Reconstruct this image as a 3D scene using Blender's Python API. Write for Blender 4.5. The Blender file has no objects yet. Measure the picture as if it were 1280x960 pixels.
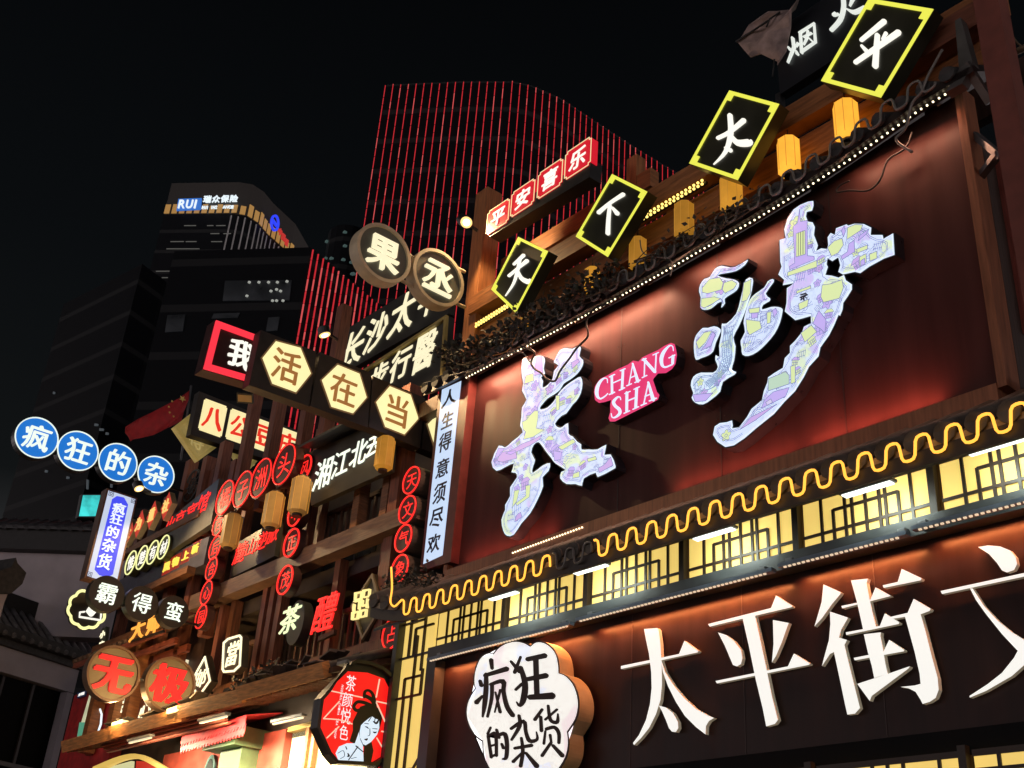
import bpy, math, random
from mathutils import Vector as V
random.seed(7)
S = bpy.context.scene
R = math.radians
# ---------------------------------------------------------------- camera
def unit(v): return v.normalized()
FPX = math.sqrt(1330*200 + 658*2730)
ZC = unit(V((200, -2730, FPX))); XC = -unit(V((-1330, 658, FPX))); YC = ZC.cross(XC)
CAM = V((0, -7.25, 1.6))
def ray(px, py):
    r = V((px-640, py-480, FPX)); return V((r.dot(XC), r.dot(YC), r.dot(ZC)))
def at(px, py, x=None, y=None, z=None):
    d = ray(px, py)
    t = (x-CAM.x)/d.x if x is not None else (y-CAM.y)/d.y if y is not None else (z-CAM.z)/d.z
    return CAM + d*t
from mathutils import Matrix
cd = bpy.data.cameras.new('camera'); cam = bpy.data.objects.new('camera', cd); S.collection.objects.link(cam)
right = V((XC[0], YC[0], ZC[0])); down = V((XC[1], YC[1], ZC[1])); fwd = V((XC[2], YC[2], ZC[2]))
M4 = Matrix((right, -down, -fwd)).transposed().to_4x4(); M4.translation = CAM
cam.matrix_world = M4
cd.sensor_width = 36; cd.lens = 36*FPX/1280; cd.clip_start = .05; cd.clip_end = 3000
S.camera = cam
# ---------------------------------------------------------------- world, exposure
w = bpy.data.worlds.new('World'); S.world = w; w.use_nodes = True
nt = w.node_tree; nt.nodes.clear()
out = nt.nodes.new('ShaderNodeOutputWorld')
sky = nt.nodes.new('ShaderNodeTexSky'); sky.sky_type = 'NISHITA'; sky.sun_disc = False
sky.sun_elevation = R(2); sky.sun_rotation = R(200)
b1 = nt.nodes.new('ShaderNodeBackground'); b1.inputs[1].default_value = .0008
nt.links.new(sky.outputs[0], b1.inputs[0])
tc = nt.nodes.new('ShaderNodeTexCoord'); sp = nt.nodes.new('ShaderNodeSeparateXYZ')
nt.links.new(tc.outputs['Generated'], sp.inputs[0])
rp = nt.nodes.new('ShaderNodeValToRGB')            # light of the lit city low over the street, black overhead
e = rp.color_ramp.elements
e[0].position = .0; e[0].color = (1.75, 1.5, 1.5, 1); e[1].position = .75; e[1].color = (.0012, .0014, .0017, 1)
k = e.new(.11); k.color = (.92, .80, .80, 1)
k = e.new(.27); k.color = (.025, .025, .026, 1)
k = e.new(.34); k.color = (.0052, .0060, .0064, 1)
k = e.new(.52); k.color = (.0028, .0034, .0040, 1)
nt.links.new(sp.outputs[2], rp.inputs[0])
b2 = nt.nodes.new('ShaderNodeBackground'); b2.inputs[1].default_value = 1.0
nt.links.new(rp.outputs[0], b2.inputs[0])
ad = nt.nodes.new('ShaderNodeAddShader'); nt.links.new(b1.outputs[0], ad.inputs[0]); nt.links.new(b2.outputs[0], ad.inputs[1])
nt.links.new(ad.outputs[0], out.inputs[0])
S.view_settings.view_transform = 'Standard'; S.view_settings.look = 'None'
S.view_settings.exposure = 0; S.view_settings.gamma = 1; S.view_settings.use_curve_mapping = False
S.cycles.use_denoising = True; S.cycles.max_bounces = 5; S.cycles.sample_clamp_indirect = 4
# ---------------------------------------------------------------- materials
MATS = {}
def mat(name, col, rough=.6, em=0, emcol=None, metal=0, noise=0, nscale=8, wood=False, bump=0, spec=.5, streak=0):
    if name in MATS: return MATS[name]
    m = bpy.data.materials.new(name); m.use_nodes = True; n = m.node_tree; L = n.links
    b = n.nodes['Principled BSDF']
    b.inputs['Base Color'].default_value = (*col, 1); b.inputs['Roughness'].default_value = rough
    b.inputs['Metallic'].default_value = metal; b.inputs['Specular IOR Level'].default_value = spec
    if em:
        b.inputs['Emission Color'].default_value = (*(emcol or col), 1); b.inputs['Emission Strength'].default_value = em
    if noise or bump:
        t = n.nodes.new('ShaderNodeTexCoord'); mp = n.nodes.new('ShaderNodeMapping')
        L.new(t.outputs['Object'], mp.inputs[0])
        if wood: mp.inputs['Scale'].default_value = (1, 1.6, 9) if wood == 'h' else (9, 9, .8)
        nz = n.nodes.new('ShaderNodeTexNoise'); nz.inputs['Scale'].default_value = nscale; nz.inputs['Detail'].default_value = 6
        L.new(mp.outputs[0], nz.inputs['Vector'])
        if noise:
            mx = n.nodes.new('ShaderNodeMix'); mx.data_type = 'RGBA'
            cr = n.nodes.new('ShaderNodeValToRGB'); cr.color_ramp.elements[0].position = .3; cr.color_ramp.elements[1].position = .7
            L.new(nz.outputs[0], cr.inputs[0]); L.new(cr.outputs[0], mx.inputs[0])
            mx.inputs[6].default_value = (*[c*(1-noise) for c in col], 1); mx.inputs[7].default_value = (*[min(1, c*(1+noise)) for c in col], 1)
            L.new(mx.outputs[2], b.inputs['Base Color'])
            if em:
                m2 = n.nodes.new('ShaderNodeMix'); m2.data_type = 'RGBA'; ec = emcol or col
                L.new(cr.outputs[0], m2.inputs[0])
                m2.inputs[6].default_value = (*[c*(1-noise*.5) for c in ec], 1); m2.inputs[7].default_value = (*[c*(1+noise*.5) for c in ec], 1)
                L.new(m2.outputs[2], b.inputs['Emission Color'])
            rr = n.nodes.new('ShaderNodeMapRange'); rr.inputs[3].default_value = max(.05, rough-.12); rr.inputs[4].default_value = min(1, rough+.15)
            L.new(nz.outputs[0], rr.inputs[0]); L.new(rr.outputs[0], b.inputs['Roughness'])
        if bump:
            bp = n.nodes.new('ShaderNodeBump'); bp.inputs['Strength'].default_value = bump; bp.inputs['Distance'].default_value = .02
            L.new(nz.outputs[0], bp.inputs['Height']); L.new(bp.outputs[0], b.inputs['Normal'])
    MATS[name] = m; return m
def glow(name, col, s=1.0, body=None, noise=0, nscale=10, sample=True):
    m = mat(name, body or tuple(min(.8, c*.25+.02) for c in col), .5, s, col, noise=noise, nscale=nscale)
    if not sample: m.cycles.emission_sampling = 'NONE'
    return m
WOOD = mat('wood_red_brown', (.16, .062, .030), .5, noise=.4, wood='v', nscale=5, bump=.25)
WOODH = mat('wood_beam', (.22, .10, .048), .5, noise=.4, wood='h', nscale=5, bump=.25)
WOODO = mat('wood_orange', (.33, .13, .045), .5, noise=.35, wood='h', nscale=4, bump=.2)
WOODOV = mat('wood_orange_post', (.33, .13, .045), .5, noise=.35, wood='v', nscale=4, bump=.2)
WOODD = mat('wood_dark', (.055, .030, .022), .6, noise=.4, wood='v', nscale=5, bump=.25)
PILLAR = mat('pillar_paint', (.20, .055, .038), .6, noise=.2, nscale=6, bump=.1)
DARK = mat('dark_panel', (.022, .020, .020), .45, noise=.3)
BLACKM = mat('black_metal', (.018, .019, .021), .4, noise=.25)
BLACKG = mat('black_glass', (.010, .011, .013), .12)
GREYM = mat('grey_metal', (.20, .21, .22), .38, metal=.6, noise=.2)
GREYP = mat('grey_paint', (.19, .20, .21), .5, noise=.2)
BEIGE = mat('beige_rim', (.60, .50, .33), .5, noise=.15)
GOLD = mat('gold_rim', (.45, .34, .10), .45, noise=.2)
TILE = mat('roof_tile', (.050, .048, .047), .7, noise=.4, nscale=14, bump=.3)
TILEW = mat('tile_bed', (.42, .33, .22), .8, noise=.3, nscale=9, bump=.3)
CABLE = mat('cable', (.012, .012, .012), .6)
STONE = mat('stone', (.22, .21, .20), .8, noise=.25, nscale=3, bump=.3)
E_WHITE = glow('light_white', (1, .97, .86), 1.05)
E_COOL = glow('light_cool', (.88, .95, 1), 1.1)
E_CREAM = glow('light_cream', (.97, .88, .58), 1.0)
E_CREAMG = glow('light_cream_glow', (1, .93, .62), 1.25)
E_RED = glow('neon_red', (1, .022, .018), 1.25)
E_REDB = glow('sign_red', (.75, .012, .012), 1.0)
E_YEL = glow('neon_yellow', (.80, .80, .085), 1.05)
E_AMB = glow('neon_amber', (1, .43, .05), 1.75)
E_BLUE = glow('sign_blue', (.008, .165, .60), 1.0)
E_DIODE = glow('diode', (1, .86, .55), 3.0, sample=False)
E_DIODEY = glow('diode_yellow', (1, .70, .16), 2.2, sample=False)
# ---------------------------------------------------------------- builder
LOC = {}
ROOTS = []
def props(o, label, cat, group=None, kind=None):
    if label: o['label'] = label
    if cat: o['category'] = cat
    if group: o['group'] = group
    if kind: o['kind'] = kind
def thing(name, loc, label, cat, group=None):
    o = bpy.data.objects.new(name, None); S.collection.objects.link(o); o.empty_display_size = .2
    o.location = loc; LOC[o.name] = V(loc); props(o, label, cat, group); return o
class Pl:
    """a plane: o a point on it, n its normal towards the viewer"""
    def __init__(s, o, n):
        s.o = V(o); s.n = unit(V(n)); s.v = V((0, 0, 1)); s.u = unit(s.v.cross(s.n)); s.v = s.n.cross(s.u)
    def px(s, x, y):
        d = ray(x, y); t = (s.o-CAM).dot(s.n)/d.dot(s.n); q = CAM+d*t-s.o
        return (q.dot(s.u), q.dot(s.v))
    def w(s, a, d=0): return s.o + s.u*a[0] + s.v*a[1] + s.n*d
    def size(s, cx, cy, wpx, hpx):
        """metres of a width / height given in pixels round a pixel"""
        c = s.px(cx, cy); c0 = proj(s.w(c)); a = proj(s.w((c[0]+.01, c[1]))); b = proj(s.w((c[0], c[1]+.01)))
        return wpx/abs(a[0]-c0[0])*.01, hpx/abs(b[1]-c0[1])*.01
def proj(p):
    q = p-CAM; c = XC*q.x + YC*q.y + ZC*q.z
    return (640+FPX*c.x/c.z, 480+FPX*c.y/c.z)
def F(y): return Pl((0, y, 0), (0, -1, 0))          # parallel to the shop fronts
def SP(x): return Pl((x, 0, 0), (1, 0, 0))          # a board standing out over the street
def area2(p): return sum(p[i-1][0]*p[i][1]-p[i][0]*p[i-1][1] for i in range(len(p)))
def catmull(pts, n=4, closed=True):
    out = []; N = len(pts)
    for i in range(N if closed else N-1):
        g = lambda j: pts[j % N] if closed else pts[min(max(j, 0), N-1)]
        a, b, c, d = g(i-1), g(i), g(i+1), g(i+2)
        for k in range(n):
            t = k/n
            out.append(tuple(.5*(2*b[q]+(c[q]-a[q])*t+(2*a[q]-5*b[q]+4*c[q]-d[q])*t*t+(3*b[q]-a[q]-3*c[q]+d[q])*t**3) for q in range(len(b))))
    if not closed: out.append(tuple(pts[-1]))
    return out
GL = {}
def glyph(ch, off):
    key = ch
    if key not in GL:
        c = bpy.data.curves.new('t', 'FONT'); c.body = ch;  c.resolution_u = 3
        o = bpy.data.objects.new('t', c); S.collection.objects.link(o)
        m = bpy.data.meshes.new_from_object(o.evaluated_get(bpy.context.evaluated_depsgraph_get()))
        vs = [(v.co.x, v.co.y) for v in m.vertices]; fs = [tuple(p.vertices) for p in m.polygons]
        xs = [p[0] for p in vs]; ys = [p[1] for p in vs]
        if len(ch) == 1 and ord(ch) > 0x2000: cx, cy, hw, hh = .5, .38, .46, .46
        else: cx, cy, hw, hh = (min(xs)+max(xs))/2, (min(ys)+max(ys))/2, (max(xs)-min(xs))/2, (max(ys)-min(ys))/2
        vs = [((p[0]-cx)/hw, (p[1]-cy)/hh) for p in vs]
        ec = {}
        for f in fs:
            for i in range(len(f)): ec[(f[i-1], f[i])] = 1
        bd = [(a, b) for (a, b) in ec if (b, a) not in ec]
        bpy.data.objects.remove(o); bpy.data.meshes.remove(m); bpy.data.curves.remove(c)
        GL[key] = (vs, fs, bd)
    return GL[key]
class MB:
    def __init__(s): s.v = []; s.f = []; s.m = []; s.k = 0; s.sm = []
    def face(s, idx, m=0, smooth=False): s.f.append(idx); s.m.append(m); s.sm.append(smooth)
    def poly3(s, front, back, m=0, ms=None):
        n = len(front); b = len(s.v); s.v += front + back
        s.face(tuple(range(b, b+n)), m); s.face(tuple(range(b+2*n-1, b+n-1, -1)), m if ms is None else ms)
        for i in range(n):
            j = (i+1) % n; s.face((b+i, b+n+i, b+n+j, b+j), m if ms is None else ms)
    def prism(s, P, uv, d0, d1, m=0, ms=None):
        if area2(uv) < 0: uv = uv[::-1]
        s.poly3([P.w(a, d1) for a in uv], [P.w(a, d0) for a in uv], m, ms)
    def pxpoly(s, P, pts, d0, d1, m=0, ms=None, z=(0, 0, 1), smooth=0):
        pts = [(z[0]+p[0]/z[2], z[1]+p[1]/z[2]) for p in pts]
        if smooth: pts = catmull(pts, smooth)
        s.prism(P, [P.px(*p) for p in pts], d0, d1, m, ms)
    def ring(s, P, outer, inner, d0, d1, m=0):
        n = len(outer)
        if area2(outer) < 0: outer = outer[::-1]
        if area2(inner) < 0: inner = inner[::-1]
        b = len(s.v)
        s.v += [P.w(a, d1) for a in outer]+[P.w(a, d1) for a in inner]+[P.w(a, d0) for a in outer]+[P.w(a, d0) for a in inner]
        for i in range(n):
            j = (i+1) % n
            s.face((b+i, b+j, b+n+j, b+n+i), m); s.face((b+2*n+j, b+2*n+i, b+3*n+i, b+3*n+j), m)
            s.face((b+2*n+i, b+2*n+j, b+j, b+i), m); s.face((b+n+i, b+n+j, b+3*n+j, b+3*n+i), m)
    def stroke(s, P, pts, d0, d1, m=0, z=(0, 0, 1), sm=4):
        """a brush stroke: centre line and width in (zoomed) picture units, laid on plane P"""
        s.k += 1; d1 += .0006*(s.k % 9)
        pts = catmull([tuple(p) for p in pts], sm, False) if len(pts) > 2 else [tuple(p) for p in pts]
        L, Rr = [], []
        for i, p in enumerate(pts):
            a = pts[max(i-1, 0)]; c = pts[min(i+1, len(pts)-1)]
            dx, dy = c[0]-a[0], c[1]-a[1]; l = math.hypot(dx, dy) or 1; nx, ny = -dy/l, dx/l; h = max(p[2], 1)/2
            L.append((p[0]+nx*h, p[1]+ny*h)); Rr.append((p[0]-nx*h, p[1]-ny*h))
        def cap(a, b, h):
            dx, dy = b[0]-a[0], b[1]-a[1]; l = math.hypot(dx, dy) or 1; dx /= l; dy /= l
            return [(b[0]+(dx*math.cos(t)-dy*math.sin(t))*h*.8, b[1]+(dy*math.cos(t)+dx*math.sin(t))*h*.8) for t in (.9, .3, -.3, -.9)]
        e1 = cap(pts[-2], pts[-1], max(pts[-1][2], 1)/2); e0 = cap(pts[1], pts[0], max(pts[0][2], 1)/2)
        q = L + e1 + Rr[::-1] + e0
        s.pxpoly(P, q, d0, d1, m, None, z)
    def glyph(s, P, ch, cx, cy, hpx, wpx, off, d0, d1, m=0, rot=0, shear=0, ms=None):
        c = P.px(cx, cy); U, W = P.size(cx, cy, wpx/2, hpx/2)
        s.glyph_m(P, ch, c, U, W, off, d0, d1, m, rot, shear, ms)
    def glyph_m(s, P, ch, c, U, W, off, d0, d1, m=0, rot=0, shear=0, ms=None):
        """a character, thickened like a broad nib: the outline swept along a slanted short line"""
        vs, fs, bd = glyph(ch, 0); n = len(vs); cr, sr = math.cos(rot), math.sin(rot); o = max(off, 0)/.46
        nib = [(0, 0)] if o == 0 else [(-.95, -.50), (-.35, -.18), (.35, .18), (.95, .50), (.22, -.42), (-.22, .42)]
        for q, (ox, oy) in enumerate(nib):
            b = len(s.v); uv = []
            for x, y in vs:
                x, y = x+ox*o, y+oy*o
                x, y = (x+shear*y)*U, y*W
                uv.append((c[0]+x*cr-y*sr, c[1]+x*sr+y*cr))
            s.v += [P.w(a, d1+.0005*q) for a in uv]+[P.w(a, d0) for a in uv]
            for f in fs: s.face(tuple(b+i for i in f), m)
            for a, e in bd: s.face((b+e, b+a, b+n+a, b+n+e), m if ms is None else ms)
    def line(s, P, uv, wd, d0, d1, m=0):
        """a thin inked line through points of plane P"""
        L, Rr = [], []
        for i, p in enumerate(uv):
            a = uv[max(i-1, 0)]; c = uv[min(i+1, len(uv)-1)]; dx, dy = c[0]-a[0], c[1]-a[1]; l = math.hypot(dx, dy) or 1
            L.append((p[0]-dy/l*wd/2, p[1]+dx/l*wd/2)); Rr.append((p[0]+dy/l*wd/2, p[1]-dx/l*wd/2))
        for i in range(len(uv)-1): s.prism(P, [L[i], Rr[i], Rr[i+1], L[i+1]], d0, d1, m)
    def bar(s, p0, p1, w, h, up=(0, 0, 1), m=0):
        p0, p1 = V(p0), V(p1); d = unit(p1-p0); a = d.cross(V(up))
        if a.length < 1e-4: a = d.cross(V((0, 1, 0)))
        a = unit(a); c = a.cross(d)
        q = [a*(w/2)+c*(h/2), a*(-w/2)+c*(h/2), a*(-w/2)-c*(h/2), a*(w/2)-c*(h/2)]
        s.poly3([p1+x for x in q][::-1], [p0+x for x in q][::-1], m)
    def box(s, a, b, m=0):
        a, b = V(a), V(b); x0, y0, z0 = [min(a[i], b[i]) for i in range(3)]; x1, y1, z1 = [max(a[i], b[i]) for i in range(3)]
        s.poly3([V((x0, y0, z1)), V((x1, y0, z1)), V((x1, y1, z1)), V((x0, y1, z1))], [V((x0, y0, z0)), V((x1, y0, z0)), V((x1, y1, z0)), V((x0, y1, z0))], m)
    def tube(s, path, r, seg=6, m=0):
        path = [V(p) for p in path]; b = len(s.v); N = len(path); prev = None
        for i, p in enumerate(path):
            d = unit(path[min(i+1, N-1)]-path[max(i-1, 0)])
            a = d.cross(V((0, 0, 1)) if abs(d.z) < .95 else V((0, 1, 0))) if prev is None else prev-d*prev.dot(d)
            a = unit(a); prev = a; c = d.cross(a)
            rr = r[i] if isinstance(r, (list, tuple)) else r
            for k in range(seg):
                t = 2*math.pi*k/seg; s.v.append(p+a*(math.cos(t)*rr)+c*(math.sin(t)*rr))
        for i in range(N-1):
            for k in range(seg):
                k2 = (k+1) % seg; s.face((b+i*seg+k, b+i*seg+k2, b+(i+1)*seg+k2, b+(i+1)*seg+k), m, True)
        s.face(tuple(b+k for k in range(seg))[::-1], m); s.face(tuple(b+(N-1)*seg+k for k in range(seg)), m)
    def build(s, name, mats, parent=None, label=None):
        me = bpy.data.meshes.new(name)
        o = bpy.data.objects.new(name, me); S.collection.objects.link(o)
        off = LOC[parent.name] if parent else (V(s.org) if hasattr(s, 'org') else V((0, 0, 0)))
        me.from_pydata([tuple(v-off) for v in s.v], [], s.f)
        for m in (mats if isinstance(mats, (list, tuple)) else [mats]): me.materials.append(m)
        me.polygons.foreach_set('material_index', s.m); me.polygons.foreach_set('use_smooth', s.sm)
        me.update()
        LOC[o.name] = off
        if parent: o.parent = parent
        else: o.location = off
        if label: o['label'] = label
        return o
def circ(c, ru, rv, n=40): return [(c[0]+ru*math.cos(2*math.pi*i/n), c[1]+rv*math.sin(2*math.pi*i/n)) for i in range(n)]
def lamp(kind, name, loc, to, power, col, sx=.1, sy=.1, spot=90, blend=.5, up=None):
    l = bpy.data.lights.new(name, kind); l.energy = power; l.color = col
    if kind == 'AREA': l.shape = 'RECTANGLE'; l.size = sx; l.size_y = sy; l.spread = R(160)
    elif kind == 'SPOT': l.spot_size = R(spot); l.spot_blend = blend; l.shadow_soft_size = sx
    else: l.shadow_soft_size = sx
    o = bpy.data.objects.new(name, l); S.collection.objects.link(o)
    d = unit(V(to)-V(loc)); o.location = loc
    zax = -d; x = V((1, 0, 0)); x = unit(x-zax*x.dot(zax)); y = zax.cross(x)
    m = Matrix((x, y, zax)).transposed().to_4x4(); m.translation = V(loc); o.matrix_world = m
    return o
#==BODY==
# ================================================================= SETTING
mb = MB(); mb.box((-400, -200, -.3), (200, 300, 0))
o = mb.build('ground', mat('ground_concrete', (.10, .10, .10), .7, noise=.2)); props(o, 'dark paved ground under the whole street', 'ground', kind='structure')
mb = MB(); mb.box((-60, -9.6, .004), (20, -1.2, .008))
o = mb.build('street', mat('street_slab', (.16, .15, .14), .45, noise=.3, nscale=2, bump=.2)); props(o, 'stone paved pedestrian street', 'street', kind='structure')

# ---- near shop building with the two big sign boards
near = thing('shop_building', (-6.8, 0, 0), 'dark timber shop building with tiled eaves carrying the two large sign boards', 'building')
mb = MB(); mb.box((-10.45, .06, 0), (-2.9, 3.5, 5.45)); mb.box((-10.05, .08, 5.452), (-3.4, 1.6, 8.0))
mb.build('wall', WOODD, near)
# upper eave: lip height along x
LEDP = [at(x, y, y=-.15) for x, y in ((583, 472), (625, 450), (660, 432), (740, 390), (830, 340), (876, 313), (940, 277), (1000, 240), (1060, 201), (1100, 173), (1150, 137), (1190, 113))]
def zl(x):
    for a, b in zip(LEDP, LEDP[1:]):
        if x <= b.x or b is LEDP[-1]: return a.z+(b.z-a.z)*max(0, min(1.15, (x-a.x)/(b.x-a.x)))
def lipz(x): return zl(x)-.075
XS = [-10.55+.15*i for i in range(50)]; XS = [x for x in XS if x <= -3.2]
def eave(xs, zf, y0, y1, rise, th, P):
    m = MB()
    for i in range(len(xs)-1):
        a, b = xs[i], xs[i+1]; za, zb = zf(a), zf(b)
        q = lambda x, z, y: V((x, y, z))
        f = [q(a, za, y0), q(b, zb, y0), q(b, zb+rise, y1), q(a, za+rise, y1)]
        m.poly3([p+V((0, 0, th)) for p in f], f)
    return m
ev = eave(XS, lipz, -.30, .30, .40, .07, None).build('upper_eave', mat('eave_board', (.022, .012, .010), .5, noise=.3, nscale=6), near)
def tiles(xs, zf, y0, y1, rise, step, r, th):
    m = MB(); x = xs[0]+.05
    while x < xs[-1]:
        z = zf(x)
        m.tube([(x, y0-.03, z+th+.02), (x, y1, z+rise+th+.02)], r, 8)
        m.poly3([V((x+math.cos(t)*r*1.15, y0-.035, z+th+.02+math.sin(t)*r*1.15)) for t in [k*math.pi/5 for k in range(10)]][::-1],
                [V((x+math.cos(t)*r*1.15, y0-.015, z+th+.02+math.sin(t)*r*1.15)) for t in [k*math.pi/5 for k in range(10)]][::-1])
        x += step
    return m
tiles(XS, lipz, -.30, .30, .40, .215, .062, .07).build('roof_tiles', TILE, ev)
# upturned eave corner at the right end, a curled tip of dark metal sheet
mb = MB()
tip = [at(1192, 110, y=-.3), at(1207, 82, y=-.3), at(1202, 52, y=-.27), at(1197, 24, y=-.25)]
for wv, c in ((.075, BLACKM),):
    for i in range(3):
        a, b = tip[i], tip[i+1]; wa, wb = wv*(1-.22*i), wv*(1-.22*(i+1))
        mb.poly3([a+V((-wa, 0, 0)), a+V((wa, 0, 0)), b+V((wb, 0, 0)), b+V((-wb, 0, 0))], [p+V((0, .10, .0)) for p in (a+V((-wa, 0, 0)), a+V((wa, 0, 0)), b+V((wb, 0, 0)), b+V((-wb, 0, 0)))])
mb.bar(at(1207, 80, y=-.3), at(1238, 128, y=-.1), .07, .04)
mb.build('eave_tip', mat('tip_metal', (.09, .085, .08), .5, noise=.3), ev)
# lower tiled eave
XL = [-10.35+.15*i for i in range(52)]; XL = [x for x in XL if x <= -2.6]
def lipl(x): return 4.94 + .16*max(0, (-9.3-x)/1.0)**2
lo = eave(XL, lipl, -.78, .02, .50, .07, None).build('lower_eave', TILEW, near)
tiles(XL, lipl, -.78, .02, .50, .2255, .072, .07).build('roof_tiles', mat('roof_tile_pale', (.085, .075, .065), .65, noise=.5, nscale=9, bump=.3), lo)  # lighter and more mottled than the upper eave tiles
mb = MB()
for i in range(len(XL)-1):
    a, b = XL[i], XL[i+1]
    f = [V((a, -.80, lipl(a)-.10)), V((b, -.80, lipl(b)-.10)), V((b, -.80, lipl(b)+.015)), V((a, -.80, lipl(a)+.015))]
    mb.poly3(f, [p+V((0, .035, 0)) for p in f])
mb.box((-10.2, -.76, 4.85), (-2.6, -.29, 4.885)) if False else None
mb.build('fascia', mat('fascia_dark', (.035, .028, .024), .5, noise=.3), lo)
mb = MB()
f = [V((-10.3, -.76, 4.86)), V((-2.6, -.76, 4.86)), V((-2.6, -.28, 5.18)), V((-10.3, -.28, 5.18))]
mb.poly3([p+V((0, 0, .03)) for p in f], f); mb.build('soffit', BLACKM, lo)
# frame round the shop sign
FR = mat('frame_grey', (.045, .05, .052), .4, noise=.25, nscale=5)
mb = MB(); mb.box((-9.86, -.34, 4.575), (-2.6, -.20, 4.705)); mb.box((-9.86, -.34, 3.0), (-9.70, -.20, 4.573))
mb.box((-10.50, -.36, 2.2), (-10.43, -.18, 5.12))
mb.build('sign_frame', FR, near)
mb = MB(); mb.box((-9.698, -.24, 3.10), (-2.6, -.20, 3.26)); mb.build('bottom_rail', mat('rail_black', (.010, .010, .011), .8, spec=.05), near)
# lit lattice screens
LATY = mat('lattice_paper', (.50, .38, .12), .7, .84, (.97, .67, .17), noise=.12, nscale=2)
LATB = mat('lattice_bar', (.028, .015, .009), .5, noise=.3)
def lattice(x0, x1, z0, z1, y, flip=False, par=near):
    W, H = x1-x0, z1-z0
    m = MB(); m.box((x0+.002, y+.03, z0+.002), (x1-.002, y+.06, z1-.002)); s = m.build('lattice_screen', LATY, par)
    m = MB(); k = 0
    def b(u0, v0, u1, v1, t=.0115):
        nonlocal k
        k += 1; d = .0012*(k % 2)
        if u0 == u1: m.box((x0+u0*W-t, y+.012, z0+v0*H), (x0+u0*W+t, y+.028, z0+v1*H))
        else: m.box((x0+u0*W, y+.014, z0+v0*H-t), (x0+u1*W, y+.027, z0+v0*H+t))
    for u in (.155, .845, .40, .505, .61): b(u, 0, u, 1)
    b(0, .19, 1, .19)
    b(0, .79, .345, .79); b(.655, .79, 1, .79); b(.345, .0, .345, .80); b(.655, 0, .655, .80)
    b(.25, .53, .75, .53); b(.25, 0, .25, .54); b(.75, 0, .75, .54)
    b(0, 1, 1, 1, .02)
    m.build('lattice_bars', LATB, s)
    m = MB(); m.box((x1-.028, y-.006, z0), (x1+.028, y+.05, z1+.05)); m.build('mullion', LATB, s)
x = -9.84; n = 6; wd = (9.84-2.75)/n
for i in range(n): lattice(x+i*wd+.03, x+(i+1)*wd-.03, 4.71, 5.19, -.30)
for i in range(n): lattice(x+i*wd+.03, x+(i+1)*wd-.03, 2.6, 3.095, -.30)
# narrow upright screen at the left end
m = MB(); m.box((-10.425, -.27, 2.3), (-9.868, -.24, 5.19)); sv = m.build('lattice_screen', LATY, near)
m = MB()
def vb(u0, z0, u1, z1, t=.011):
    x0, W = -10.425, .557
    if u0 == u1: m.box((x0+u0*W-t, -.304, z0), (x0+u0*W+t, -.276, z1))
    elif z0 == z1: m.box((x0+u0*W, -.301, z0-t), (x0+u1*W, -.278, z0+t))
    else: m.bar((x0+u0*W, -.29, z0), (x0+u1*W, -.29, z1), t*2, .02, (0, 1, 0))
for u in (.24, .50): vb(u, 2.3, u, 4.25)
vb(0, 4.25, .78, 4.25); vb(.78, 4.25, .78, 4.52); vb(.22, 4.25, .22, 4.45); vb(.22, 4.45, .78, 4.45); vb(.5, 4.25, .5, 4.9)
vb(0, 4.68, 1, 4.68); vb(.42, 4.68, .42, 4.98); vb(.42, 4.98, 1, 4.98); vb(.72, 4.5, .72, 5.19); vb(0, 5.06, .72, 5.06); vb(.25, 4.68, .25, 5.19)
for zc in (3.50,): 
    vb(0, zc, .78, zc); vb(0, zc-.16, 1, zc-.16); vb(0, zc-.32, .78, zc-.32); vb(.78, zc-.32, .78, zc); vb(.78, zc, 1, zc+.14); vb(.78, zc-.32, 1, zc-.46)
m.build('lattice_bars', LATB, sv)
# timber frame above the upper eave
def nbeam(name, a, b, w, h, mt, par, **kw): m = MB(); m.bar(a, b, w, h, **kw); return m.build(name, mt, par)
nbeam('beam', (-10.1, .14, 8.80), (-3.2, .14, 8.80), .16, .32, WOODO, near)
nbeam('beam', (-10.1, .02, 9.16), (-3.0, .02, 9.16), .18, .26, WOODO, near)
nbeam('beam', (-10.1, .45, 9.95), (-7.4, .45, 9.95), .14, .26, WOODO, near)
nbeam('beam', (-10.1, 1.3, 9.45), (-3.0, 1.3, 9.45), .16, .26, WOODO, near)
for xx in (-9.1, -7.95, -6.85, -5.75, -4.75, -3.9):
    nbeam('rafter', (xx, .12, 8.97), (xx, 1.35, 9.32), .09, .14, WOODO, near)
for xx in (-9.55, -8.3, -7.2, -6.1, -5.0, -3.8): nbeam('post', (xx, .16, 8.2), (xx, .16, 8.638), .12, .12, WOODOV, near)
nbeam('post', (-10.12, .10, 7.6), (-10.12, .10, 11.0), .25, .25, WOODOV, near)
nbeam('post', (-7.70, .45, 9.2), (-7.70, .45, 10.4), .16, .16, WOODOV, near)
nbeam('beam', (-10.0, .46, 9.52), (-8.3, .46, 9.52), .12, .16, WOODO, near)
m = MB(); m.box((-10.05, .9, 8.85), (-3.2, 1.0, 9.3)); m.build('back_panel', WOODD, near)
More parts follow.
